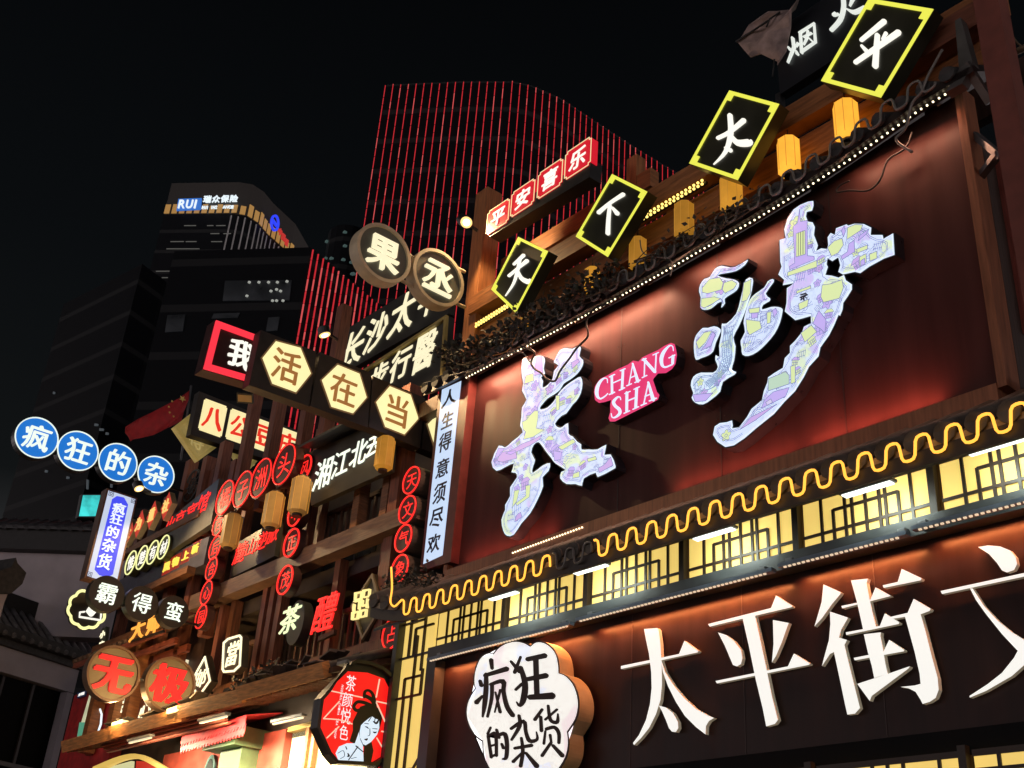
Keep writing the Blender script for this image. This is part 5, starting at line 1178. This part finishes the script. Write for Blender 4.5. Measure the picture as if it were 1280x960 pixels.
# --- octagonal red lightbox with a woman's portrait
P = SP(-10.5)
t = thing('octagon_lightbox', P.w(P.px(450, 958)), 'black octagonal red faced lightbox with the drawing of a black haired woman', 'sign')
Zo = (380, 800, 6)
oct_ = [(330,235),(475,245),(600,290),(690,470),(680,690),(600,860),(480,935),(260,925),(180,850),(125,660),(140,470),(190,370)]
outer = [(320,215),(345,165),(380,150),(480,165),(580,205),(650,265),(735,430),(740,600),(715,770),(640,870),(520,945),(230,930),(170,860),(80,660),(110,440),(170,370)]
m = MB(); m.pxpoly(P, outer, -.09, -.004, 0, None, Zo); m.build('case', [mat('case_black', (.018, .018, .019), .35, noise=.2)], t)
uvO = [P.px(Zo[0]+p[0]/6, Zo[1]+p[1]/6) for p in outer]
m = MB(); m.ring(P, uvO, inset(uvO[::1] if area2(uvO) > 0 else uvO, .035), -.003, .05); m.build('rim', mat('case_rim', (.02, .02, .02), .35), t)
m = MB(); m.pxpoly(P, oct_, -.003, .002, 0, None, Zo); fc = m.build('lit_face', glow('portrait_red', (.92, .010, .008), 1.0), t)
m = MB()
for s_ in ([(190,380,9),(440,432,9)], [(145,590,9),(270,600,9),(360,630,9)], [(145,590,9),(265,460,9)], [(170,735,9),(260,650,9)], [(565,295,9),(540,430,9)], [(540,460,9),(680,490,9)], [(540,470,9),(600,600,9),(660,730,9)], [(580,685,9),(650,700,9)], [(545,735,9),(600,830,9)]): m.stroke(P, s_, .002, .004, 0, Zo)
m.build('pattern_lines', glow('portrait_line', (.95, .60, .42), .95), fc)
BLK = mat('portrait_black', (.012, .016, .012), .5); SKN = glow('portrait_pale', (.68, .82, .94), 1.0)
m = MB(); m.pxpoly(P, [(390,560),(420,500),(480,480),(530,490),(575,530),(585,590),(570,650),(560,690),(500,740),(520,830),(500,925),(440,925),(450,800),(380,780),(340,760),(365,680),(365,610)], .002, .0042, 0, None, Zo)
for s_ in ([(470,500,30),(400,530,26),(372,500,24),(400,465,24),(450,470,26),(500,490,26)], [(450,430,22),(455,390,22),(480,378,20),(510,400,22),(525,450,26),(530,500,28)], [(460,420,26),(510,450,30),(530,500,30)]): m.stroke(P, s_, .002, .0046, 0, Zo)
m.build('hair', BLK, fc)
m = MB(); m.pxpoly(P, [(425,640),(450,615),(495,580),(510,575),(530,590),(560,600),(562,660),(545,710),(500,765),(460,790),(435,780),(418,740),(415,690)], .0060, .0075, 0, None, Zo)
m.pxpoly(P, [(410,690),(418,740),(440,790),(445,925),(350,922),(260,915),(235,850),(260,800),(320,775),(380,775),(400,720)], .0045, .0062, 0, None, Zo); m.build('face', SKN, fc)
m = MB()
for s_ in ([(455,650,5),(470,655,9),(480,665,5)], [(515,690,6),(528,695,12),(540,690,6)], [(450,625,4),(480,630,6)], [(510,665,4),(545,668,6)], [(490,665,4),(490,710,5),(475,720,4)], [(452,745,8),(465,748,14),(470,740,8)], [(385,795,8),(440,840,6)], [(400,800,7),(330,900,6)], [(310,800,8),(318,820,8)], [(325,850,7),(335,870,12),(320,875,5)], [(350,890,4),(390,880,4)], [(250,850,4),(290,830,4),(300,870,4),(270,890,4)], [(418,740,4),(440,790,4)], [(515,610,5),(540,625,16),(560,590,5)], [(500,580,5),(480,610,6)], [(530,585,5),(525,615,5)]): m.stroke(P, s_, .0078, .0084, 0, Zo)
m.build('ink_lines', BLK, fc)
LWt = glow('portrait_text', (.95, .85, .85), 1.0)
m = MB()
for ch, x, y, h, w_ in (('茶', 350, 325, 118, 70), ('颜', 325, 450, 110, 75), ('悦', 312, 570, 115, 75), ('色', 298, 695, 110, 65)): m.glyph(P, ch, Zo[0]+x/6, Zo[1]+y/6, h/6, w_/6, -.004, .002, .005)
s_ = 'MODERN CHINA TEA SHOP'
for i, ch in enumerate(s_):
    if ch != ' ': tt = i/(len(s_)-1); m.glyph(P, ch, Zo[0]+(288-58*tt)/6, Zo[1]+(345+385*tt)/6, 3.0, 2.0, .0, .002, .005, 0, -1.72)
m.build('lettering', LWt, fc)
board(P, [Zo[0:1][0:0] or (438, 823), (487, 838), (487, 842), (437, 827)], .2, 'mount', [GREYP], t, -.06)
p = P.w(P.px(462, 832), -.15)
m = MB(); m.tube([p, p+V((0, .7, .05))], .02, 6); m.build('arm', BLACKM, t)
t = thing('round_lightbox', P.w(P.px(500, 985)), 'second red lightbox below, mostly under the octagonal one', 'sign')
c, U, W = rectuv(P, 490, 985, 40, 68); m = MB(); m.prism(P, circ(c, W, W), -.2, 0); m.build('lit_face', [glow('portrait_red', (.92, .01, .008)), BLACKM], t)
m = MB(); m.ring(P, circ(c, W*1.05, W*1.05), circ(c, W, W), -.2, .02); m.build('rim', BLACKM, t)
# ================================================================= PROJECTING SIGNS FURTHER ALONG
P = SP(-17.6)
t = thing('blue_disc_sign', P.w(P.px(194, 614)), 'row of four bright blue discs with white rims and characters over the street', 'sign')
BLW = glow('disc_white', (.86, .97, .88), 1.0)
for cx, cy, h_, ch in ((46, 547, 50, '疯'), (97.5, 563.5, 48, '狂'), (147.5, 578, 46, '的'), (195, 593, 44, '杂')):
    c, U, W = rectuv(P, cx, cy, h_, h_); r = (U+W)/2
    m = MB(); m.prism(P, circ(c, r*1.02, r*1.02), -.16, -.003); d_ = m.build('drum', [BLACKM], t)
    m = MB(); m.prism(P, circ(c, r*.955, r*.955), -.003, .003); m.build('lit_face', E_BLUE, d_)
    m = MB(); m.ring(P, circ(c, r*1.015, r*1.015), circ(c, r*.962, r*.962), -.002, .012); m.build('rim', BLW, d_)
    m = MB(); m.glyph_m(P, ch, c, r*.60, r*.62, .026, .003, .012, 0, 0, .04); m.build('lettering', BLW, d_)
m = MB(); m.tube([P.w(P.px(40, 556), -.1), P.w(P.px(232, 612), -.1)], .02, 6); m.build('pole', BLACKM, t)
P = SP(-17.2)
t = thing('blue_vertical_sign', P.w(P.px(140, 725)), 'tall violet blue lightbox with white characters and a pale ornamented border', 'sign')
q = [(134, 610), (172, 622.5), (147, 733), (106, 722)]
m = MB(); m.pxpoly(P, q, -.22, -.004); m.build('case', mat('case_brown', (.13, .07, .05), .5, noise=.2), t)
uv = [P.px(*p) for p in q]; m = MB(); m.prism(P, inset(uv, .03) if area2(uv) > 0 else inset(uv, .03), -.003, .002); m.build('pale_border', glow('border_pale', (.62, .72, .92), .85), t)
m = MB(); m.pxpoly(P, [(140, 624), (146, 620), (155, 622), (160, 631), (141, 718), (134, 722), (124, 719), (118, 712)], .002, .005); m.build('blue_panel', glow('panel_violet', (.055, .075, .86), 1.0), t)
chars(P, [('疯', 148.5, 636, 13, 15), ('狂', 145, 649, 13, 15), ('的', 140.5, 665, 14, 15), ('杂', 136, 682, 16, 16), ('货', 130.5, 702, 18, 16)], glow('panel_white', (.85, .92, 1), 1.0), t, .025, .01, .006)
m = MB()
for (x, y) in ((139, 617), (167, 626), (112, 718), (143, 727)):
    c, U, W = rectuv(P, x, y, 6, 6)
    for k in (1, .5): m.ring(P, [(c[0]-U*k, c[1]-W*k), (c[0]+U*k, c[1]-W*k), (c[0]+U*k, c[1]+W*k), (c[0]-U*k, c[1]+W*k)], [(c[0]-U*(k-.2), c[1]-W*(k-.2)), (c[0]+U*(k-.2), c[1]-W*(k-.2)), (c[0]+U*(k-.2), c[1]+W*(k-.2)), (c[0]-U*(k-.2), c[1]+W*(k-.2))], .002, .005)
m.build('corner_frets', mat('fret_ink', (.05, .06, .2), .5), t)
# --- cream cells with red characters
P = SP(-17.3)
t = thing('cream_cell_sign', P.w(P.px(300, 560)), 'projecting box sign of cream lit cells with red characters behind the terrace posts', 'sign')
board(P, [(249, 489), (372, 538), (366, 585), (238, 543)], .18, 'box', [BOXB], t)
for cx, cy, ch, k in ((266, 522.5, '八', 1), (299, 534, '公', .96), (330, 545, '豆', .93), (359, 555, '庄', .9)):
    c, U, W = rectuv(P, cx, cy, 29*k, 39*k); m = MB(); m.prism(P, cham(c, U, W, .1, True), .0, .008); o = m.build('lit_cell', mat('cell_cream', (.3, .28, .2), .5, .93, (1, .86, .42), noise=.06), t)
    m = MB(); m.glyph_m(P, ch, c, U*.78, W*.70, .04, .008, .02); m.build('lettering', glow('cell_red', (.85, .03, .012), .9), o)
P = SP(-17.7)
for i, (q, lb) in enumerate((([(240, 516), (279, 553), (246.5, 577), (217, 534)], 'pale gold diamond sign under the cream cell sign'), ([(300, 540), (330, 566), (306, 593), (288, 562)], 'gold edged diamond sign half hidden by terrace posts'))):
    t = thing('gold_diamond_sign', P.w(P.px(*q[2])), lb, 'sign', 'gold diamond signs behind the terrace posts')
    board(P, q, .10, 'board', [mat('gold_face', (.50, .40, .16), .4, .22, (.8, .6, .2), noise=.2)], t)
    uv = [P.px(*p) for p in q]; m = MB(); m.ring(P, uv, inset(uv, .06), .0, .05); m.build('rim', mat('gold_rim2', (.55, .42, .14), .4, .15, (.9, .7, .2)), t)
    chars(P, [('得', 246, 551, 20, 18)] if i == 0 else [('北', 312, 572, 18, 14)], mat('gold_text', (.65, .52, .22), .4, .3, (.9, .75, .3)), t, .01, .010)
t = thing('round_fretwork', at(240, 625, y=-.05), 'thin dark round fretwork frame between two terrace posts', 'ornament')
P = F(-.05); c, U, W = rectuv(P, 240, 607, 30, 38); m = MB(); m.tube([P.w(p) for p in circ(c, W, W, 30)]+[P.w(circ(c, W, W, 30)[0])], .02, 6)
for k in range(6): a = k*math.pi/6; m.tube([P.w((c[0]+W*math.cos(a)*.95, c[1]+W*math.sin(a)*.95)), P.w((c[0]-W*math.cos(a)*.95, c[1]-W*math.sin(a)*.95))], .008, 5)
m.tube([P.w(p) for p in circ(c, W*.5, W*.5, 20)]+[P.w(circ(c, W*.5, W*.5, 20)[0])], .012, 5)
m.build('frame', mat('fret_dark', (.05, .045, .04), .5), t)
# --- small signs on the far shop
P = F(-.30)
RF = mat('mini_red', (.5, .03, .02), .5, .5, (.85, .06, .03))
for i, (cx, cy, ch) in enumerate(((160.4, 666, '全'), (174, 655, '为'), (190, 643.5, '重'), (207.8, 632.5, '社'))):
    t = thing('mini_diamond_sign', P.w(P.px(cx, cy+17)), ['small red diamond sign touching the violet blue lightbox', 'small red diamond sign, second from the violet blue lightbox', 'small red diamond sign, third from the violet blue lightbox', 'small red diamond sign under the last blue disc'][i], 'sign', 'small red diamond signs on the far shop')
    c, U, W = rectuv(P, cx, cy, 15, 36); q = [(c[0], c[1]+W), (c[0]+W*.85, c[1]), (c[0], c[1]-W), (c[0]-W*.85, c[1])]
    m = MB(); m.prism(P, q, -.10, 0, 0, 1); m.build('plate', [RF, BEIGE], t)
    m = MB(); m.glyph_m(P, ch, c, W*.42, W*.45, .01, .001, .02); m.build('lettering', glow('mini_gold', (1, .62, .18), 1.0), t)
rings([(164, 703.5, 32, '惟'), (178, 697, 32, '楚'), (191.5, 690.5, 32, '有'), (205, 684, 32, '材')], F(-.25), 'yellow_ring_sign', 'row of yellow neon rings with pale characters right of the violet blue lightbox', 'sign', mt=glow('neon_lemon', (.95, .95, .40), 1.1), tr=.012, disc=mat('disc_olive', (.04, .042, .02), .5), chm=E_WHITE, off=.012)
P = F(-.20)
t = thing('slate_board_sign', P.w(P.px(237, 690)), 'slanted grey board with red neon characters left of the packed red rings', 'sign')
board(P, [(209, 651), (274, 598), (263.5, 655), (199, 698)], .10, 'board', [mat('board_grey', (.11, .11, .105), .5, noise=.25)], t)
chars(P, [('火', 213, 656, 20, 11), ('京', 225, 648.5, 20, 12), ('宫', 239.5, 639.5, 20, 13), ('馆', 254.5, 628.5, 24, 14)], E_RED, t, .0, .010, shear=.2)
t = thing('red_plate_row_sign', P.w(P.px(230, 720)), 'row of four small red plates with yellow characters under the slanted grey board', 'sign')
m = MB(); m.pxpoly(F(-.06), [(203, 712), (256, 677), (253, 702), (201, 734)], -.06, 0); m.build('board', FG, t)
P = F(-.06)
for cx, cy, ch in ((212, 709, '風'), (223, 703, '物'), (235.5, 695, '上'), (247.5, 687, '新')):
    c, U, W = rectuv(P, cx, cy, 11, 19); m = MB(); m.prism(P, [(c[0]-U, c[1]-W), (c[0]+U, c[1]-W), (c[0]+U, c[1]+W), (c[0]-U, c[1]+W)], .001, .04); o = m.build('plate', [RF], t)
    m = MB(); m.glyph_m(P, ch, c, U*.72, W*.6, .01, .041, .06); m.build('lettering', glow('mini_yellow', (1, .75, .10), 1.05), o)
# lower far shop: pale characters on the far wall, banner and bottle sign
P = F(-.02)
for i, (ch, cx, cy, h, w_) in enumerate((('祥', 154, 884, 26, 12), ('心', 182, 887, 26, 14))):
    t = thing('white_character_sign', P.w(P.px(cx, cy+13)), ['white glowing character low on the far shop under the left red character disc', 'white glowing character low on the far shop between the red character discs'][i], 'sign', 'white characters low on the far shop')
    chars(P, [(ch, cx, cy, h, w_)], E_CREAMG, t, .03, .010)
t = thing('hanging_picture_banner', P.w(P.px(103, 925)), 'narrow cream and green picture banner in a yellow frame on the red front', 'sign')
board(F(-.0), [(113, 864), (119, 868), (103, 925), (95, 925)], .06, 'lit_face', [mat('banner_cream', (.6, .55, .3), .5, .55, (.85, .85, .55), noise=.45, nscale=5)], t)
m = MB(); m.pxpoly(F(-.0), [(100, 903), (107, 903), (103, 921), (97, 921)], .001, .01); m.build('green_patch', glow('patch_green', (.10, .35, .22), .8), t)
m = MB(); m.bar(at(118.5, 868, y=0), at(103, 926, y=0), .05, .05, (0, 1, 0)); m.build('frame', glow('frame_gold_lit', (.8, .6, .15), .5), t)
t = thing('bottle_neon_sign', P.w(P.px(114, 922)), 'small bottle sign beside a pale neon arc on the red front', 'sign')
board(F(-.0), [(114, 899), (118, 899), (116.5, 908), (113, 921), (110, 921), (113, 906)], .05, 'bottle', [glow('bottle_lilac', (.45, .48, .80), .8)], t)
m = MB(); m.tube([at(*p, y=-.02) for p in ((120, 880), (124, 884), (127, 893), (126, 905), (123, 914))], .018, 5); m.build('neon_arc', E_COOL, t)
t = thing('street_name_plate', at(101, 866, y=.05), 'small blue street plate on the red front', 'sign')
P = F(.05); board(P, [(97, 866), (107, 863), (105.5, 870), (96, 873)], .03, 'plate', [mat('plate_blue', (.05, .10, .35), .4)], t)
chars(P, [('太', 99.5, 868.5, 3.6, 2.6), ('平', 102, 867.6, 3.6, 2.6), ('街', 104.4, 866.8, 3.6, 2.6)], E_WHITE, t, .01, .006)
t = thing('arched_shop_sign', at(165, 958, y=-.35), 'curved yellow edged shop sign at the bottom left under the orange eave', 'sign')
P = F(-.35); m = MB()
m.stroke(P, [(118, 962, 8), (150, 948, 6), (175, 946, 6), (205, 962, 6)], -.06, 0); m.build('yellow_arch', glow('arch_yellow', (.85, .55, .12), .8), t)
board(P, [(122, 960), (158, 950), (156, 975), (118, 980)], .05, 'plate', [glow('arch_pale', (.75, .75, .40), .75)], t, -.08)
board(P, [(164, 950), (182, 951), (200, 966), (162, 970)], .05, 'red_panel', [glow('arch_red', (.6, .02, .01), .7)], t, -.08)
# ================================================================= SKY LINE SIGN, CLOTH, FLAG
P = F(1.4)
t = thing('dark_rooftop_board', P.w(P.px(1020, 100)), 'black rooftop board with white characters behind the largest diamond sign', 'sign')
board(P, [(968, 40), (1100, -50), (1110, 30), (975, 118)], .12, 'board', [mat('board_night', (.012, .014, .018), .4)], t)
m = MB(); ZF = (900, 0, 5.818)
for s_ in ([(900,-30,26),(905,60,26),(880,150,26),(815,225,22)], [(845,95,4),(830,115,16),(868,108,14)], [(975,-10,24),(950,50,4)], [(925,70,8),(985,95,26),(1060,60,24)]): m.stroke(P, s_, .0, .03, 0, ZF)
for s_ in ([(535,280,16),(545,350,18),(500,460,8)], [(505,350,14),(520,370,16)], [(575,320,14),(560,345,6)], [(560,370,4),(570,400,18)], [(590,245,15),(600,390,15)], [(585,245,15),(690,175,15),(700,310,15),(600,380,15)], [(615,275,10),(672,245,10)], [(645,225,10),(640,280,10),(615,330,6)], [(648,275,6),(672,300,12)]): m.stroke(P, s_, .0, .03, 0, ZF, 1)
m.build('lettering', glow('night_white', (.80, .84, .78), .95), t)
m = MB(); m.bar(at(975, 118, y=1.5), at(978, 190, y=1.5), .08, .08); m.bar(at(1085, 60, y=1.5), at(1090, 120, y=1.5), .08, .08); m.build('legs', BLACKM, t)
def cloth(name, label, cat, grid, P, mt, amp, th=.012):
    n, k = len(grid), len(grid[0]); m = MB(); rn2 = random.Random(11)
    def pt(i, j, d): a = grid[i][j]; return P.w(P.px(*a), amp*math.sin(i*1.7+j*2.3)+d)
    b = len(m.v); m.v += [pt(i, j, 0) for i in range(n) for j in range(k)]+[pt(i, j, -th) for i in range(n) for j in range(k)]
    N = n*k
    for i in range(n-1):
        for j in range(k-1):
            q = (b+i*k+j, b+i*k+j+1, b+(i+1)*k+j+1, b+(i+1)*k+j); m.face(q, 0, True); m.face(tuple(x+N for x in q)[::-1], 0, True)
    bd = [(0, j) for j in range(k)]+[(i, k-1) for i in range(1, n)]+[(n-1, j) for j in range(k-2, -1, -1)]+[(i, 0) for i in range(n-2, 0, -1)]
    for x in range(len(bd)):
        p, q = bd[x], bd[(x+1) % len(bd)]; m.face((b+p[0]*k+p[1], b+N+p[0]*k+p[1], b+N+q[0]*k+q[1], b+q[0]*k+q[1]))
    return m
GR = [[(960, 14), (975, 16), (990, 8), (1003, -6)], [(940, 34), (955, 34), (972, 30), (992, 14)], [(921, 52), (942, 50), (962, 44), (985, 32)], [(930, 64), (946, 62), (964, 58), (980, 62)], [(940, 73), (952, 68), (968, 74), (975, 84)]]
t = thing('tattered_cloth', at(960, 45, y=1.2), 'torn pale cloth bundle hanging on the dark rooftop board', 'cloth')
cloth('cloth', '', '', GR, F(1.2), None, .06).build('cloth', mat('cloth_dirty', (.30, .22, .20), .8, noise=.5, nscale=6), t)
m = MB(); m.tube([at(975, 15, y=1.16), at(962, 24, y=1.14), at(958, 34, y=1.16)], .012, 5); m.tube([at(968, 74, y=1.2), at(966, 96, y=1.2)], .01, 5); m.tube([at(920, 52, y=1.19), at(960, 26, y=1.14)], .014, 5); m.build('cord', CABLE, t)
PFL = SP(-20.2)
fl_ = thing('national_flag', PFL.w(PFL.px(228, 560)), 'drooping dark red flag with yellow stars on a thin pole above the far shop', 'flag')
G2 = [[(237, 488), (235, 500), (231, 514), (226, 527)], [(222, 499), (220, 513), (216, 524), (210, 535)], [(206, 507), (204, 520), (199, 532), (193, 543)], [(190, 515), (186, 528), (182, 538), (176, 547)], [(172, 524), (169, 534), (168, 543), (165, 550)], [(156, 534), (158, 540), (160, 546), (163, 552)]]
cloth('c', '', '', G2, PFL, None, .05).build('cloth', mat('flag_red', (.42, .02, .024), .7, noise=.2), fl_)
m = MB()
def star(P, cx, cy, r, d):
    c, U, W = rectuv(P, cx, cy, r*2, r*2); m.prism(P, [(c[0]+(W if k % 2 == 0 else W*.4)*math.sin(k*math.pi/5+.4), c[1]+(W if k % 2 == 0 else W*.4)*math.cos(k*math.pi/5+.4)) for k in range(10)], d, d+.01)
for x, y, r in ((226, 500, 4.2), (213, 503, 1.5), (209, 510, 1.5), (210, 517, 1.5), (215, 522, 1.5)): star(PFL, x, y, r, .07)
m.build('stars', mat('star_yellow', (.7, .5, .12), .6), fl_)
m = MB(); m.tube([PFL.w(PFL.px(239, 482)), PFL.w(PFL.px(226, 575))], .02, 6); m.build('pole', GREYM, fl_)
# ================================================================= CABLES AND VINES
def cable(pts, y, label, r=.009, mt=CABLE, name='cable', ys=None):
    P3 = [at(p[0], p[1], y=(ys[i] if ys else y)) for i, p in enumerate(pts)]; c = catmull([tuple(p) for p in P3], 5, False)
    m = MB(); m.org = P3[0]; m.tube([V(p) for p in c], r, 5); o = m.build(name, mt); props(o, label, 'cable'); return o
cable([(762, 380), (744, 385), (733, 402), (735, 420), (722, 434), (712, 448), (700, 464), (694, 476), (684, 474), (676, 466), (667, 460), (664, 452), (668, 440), (650, 432)], -.34, 'black wire drooping across the top of the left lightbox character', .012)
cable([(1140, 165), (1132, 185), (1110, 200), (1100, 225), (1085, 238), (1062, 238), (1046, 240), (1050, 232), (1062, 226)], -.12, 'black wire loop hanging on the wine red billboard near its upper right', .009)
cable([(1178, 62), (1160, 95), (1152, 115), (1140, 130), (1132, 160), (1120, 175), (1140, 190)], -.36, 'grey wire running down the right end of the upper eave', .012, mat('wire_grey', (.22, .2, .18), .4))
cable([(660, 395), (650, 410), (642, 425), (632, 440), (600, 447)], -.38, 'thin orange lit wire under the leftmost diamond sign', .007, mat('wire_orange', (.4, .2, .06), .5))
cable([(560, 470), (590, 462), (620, 448), (650, 440), (662, 452)], -.36, 'thin pale wire along the left end of the upper eave', .008, mat('wire_grey', (.22, .2, .18), .4))
cable([(800, 300), (806, 318), (838, 325), (838, 345)], -.36, 'thin wire at the middle of the upper eave below the dim lanterns', .007, mat('wire_grey', (.22, .2, .18), .4))
cable([(1246, 5), (1258, 30), (1270, 52), (1282, 60)], -.1, 'thin dry twig at the upper right corner', .008, mat('twig', (.16, .12, .07), .8), 'twig')
cable([(1256, 75), (1270, 65), (1285, 58)], -.1, 'thick pale branch right of the painted pillar', .03, mat('twig', (.16, .12, .07), .8), 'branch')
cable([(1256, 122), (1270, 116), (1284, 104)], -.1, 'dark branch right of the painted pillar below the pale one', .02, mat('twig_dark', (.06, .05, .04), .8), 'branch')
rv = random.Random(21)
def vine(pts, y, n, label, spread, leaf, mts):
    P3 = [at(*p, y=y) for p in pts]; t = thing('climbing_vine', P3[0], label, 'plant')
    m = MB(); l = MB()
    for k in range(7):
        pth = [p+V((rv.uniform(-.1, .1), rv.uniform(-.10, .06), rv.uniform(-.10, .14))) for p in P3]; m.tube([V(p) for p in catmull([tuple(p) for p in pth], 5, False)], rv.uniform(.004, .010), 4)
    m.build('stems', mts[0], t)
    for k in range(n):
        i = rv.randrange(len(P3)-1); c = P3[i].lerp(P3[i+1], rv.random())+V((rv.gauss(0, .06), rv.gauss(-.05, .07), rv.gauss(.06, spread)))
        a = V((rv.gauss(0, 1), rv.gauss(0, 1), rv.gauss(0, 1))).normalized(); b = a.orthogonal().normalized(); s_ = leaf*rv.uniform(.5, 1.2); d_ = a.cross(b)*s_*.12
        bi = len(l.v); l.v += [c, c+a*s_*.5+b*s_*.32+d_, c+a*s_, c+a*s_*.5-b*s_*.32+d_]; l.face((bi, bi+1, bi+2, bi+3), 0 if rv.random() < .8 else 1)
    l.build('leaves', mts[1:], t)
VL = [mat('vine_stem', (.10, .075, .045), .8), mat('vine_leaf', (.038, .042, .032), .55, noise=.4), mat('vine_leaf_dry', (.10, .075, .05), .7)]
vine([(556, 452), (590, 450), (620, 436), (650, 418), (680, 402), (710, 386), (745, 366), (775, 350)], -.34, 1100, 'dark dry climbing vine covering the left half of the upper eave', .09, .085, VL)
vine([(800, 338), (840, 318), (880, 296), (920, 272), (960, 246)], -.34, 170, 'thin dark vine along the middle of the upper eave', .05, .06, VL)
vine([(488, 742), (500, 735), (520, 733), (545, 730)], -.45, 260, 'small dark vine at the curled left end of the amber neon', .06, .06, VL)
vine([(290, 872), (310, 862), (330, 852), (350, 845), (370, 838)], -.55, 220, 'clump of dark dry leaves and rubbish lying on the lower eave', .05, .10, VL)
# red string lights and a small lamp over the lower eave
t = thing('eave_lamp_glow', at(205, 893, y=-.62), 'small yellow lamp lying on the lower eave below the right red character disc', 'lamp')
for (px, py) in ((220, 888), (150, 905)):
    p = at(px, py, y=-.98); m = MB(); m.box(p-V((.18, .05, .03)), p+V((.18, .05, .03))); m.build('tube', glow('lamp_yellow', (1, .85, .35), 2.2), t)
    l = lamp('POINT', 'eave_point', p+V((0, -.12, .12)), p, 75, (1, .60, .24), .08); l.parent = t; l.matrix_parent_inverse = Matrix.Translation(-LOC[t.name])
# tube lights in the shop fronts under the lower eave
for i, (px, py) in enumerate(((170, 950), (262, 925), (360, 900))):
    p = at(px, py, y=(-.95, -.98, -.35)[i]); p.z = (4.22, 4.24, 4.26)[i]
    t = thing('shop_tube_light', p, 'white tube light under the lower eave, %s' % ['near the arched yellow shop sign', 'over the red scalloped awning', 'over the bright lit shop window'][i], 'light', 'tube lights under the lower eave')
    m = MB(); m.bar(p-V((.35, 0, 0)), p+V((.35, 0, 0)), .025, .02); m.build('tube', glow('tube_warm', (1, .84, .52), .9), t)
    m = MB(); m.bar(p+V((-.37, 0, .03)), p+V((.37, 0, .03)), .07, .03); m.build('tray', GREYP, t)
    l = lamp('AREA', 'shop_lamp', p-V((0, .05, .04)), p-V((0, (-.7, -.8, -.1)[i], 1)), (90, 110, 110)[i], (1, .80, .52), 1.0, .08); l.parent = t; l.matrix_parent_inverse = Matrix.Translation(-LOC[t.name])

t = thing('orange_character_sign', at(180, 792, y=-.3), 'two glowing orange characters on the little tiled roof under the black discs', 'sign')
chars(F(-.45), [('大', 173, 787, 26, 17), ('师', 193, 779, 26, 17)], glow('orange_glow', (1, .42, .06), 1.1), t, .02, .02)
m = MB(); m.bar(at(163, 802, y=-.44), at(205, 789, y=-.44), .04, .03); m.build('rail', BLACKM, t)
t = thing('slim_vertical_sign', at(126, 815, y=-.2), 'slim pale vertical strip sign below the scalloped neon sign', 'sign')
board(F(-.2), [(127, 786), (133, 783), (130, 814), (123, 816)], .06, 'board', [mat('strip_green', (.12, .13, .09), .5)], t)
chars(F(-.2), [('小', 128.5, 793, 9, 6), ('吃', 127, 806, 9, 6)], E_CREAMG, t, .02, .01)
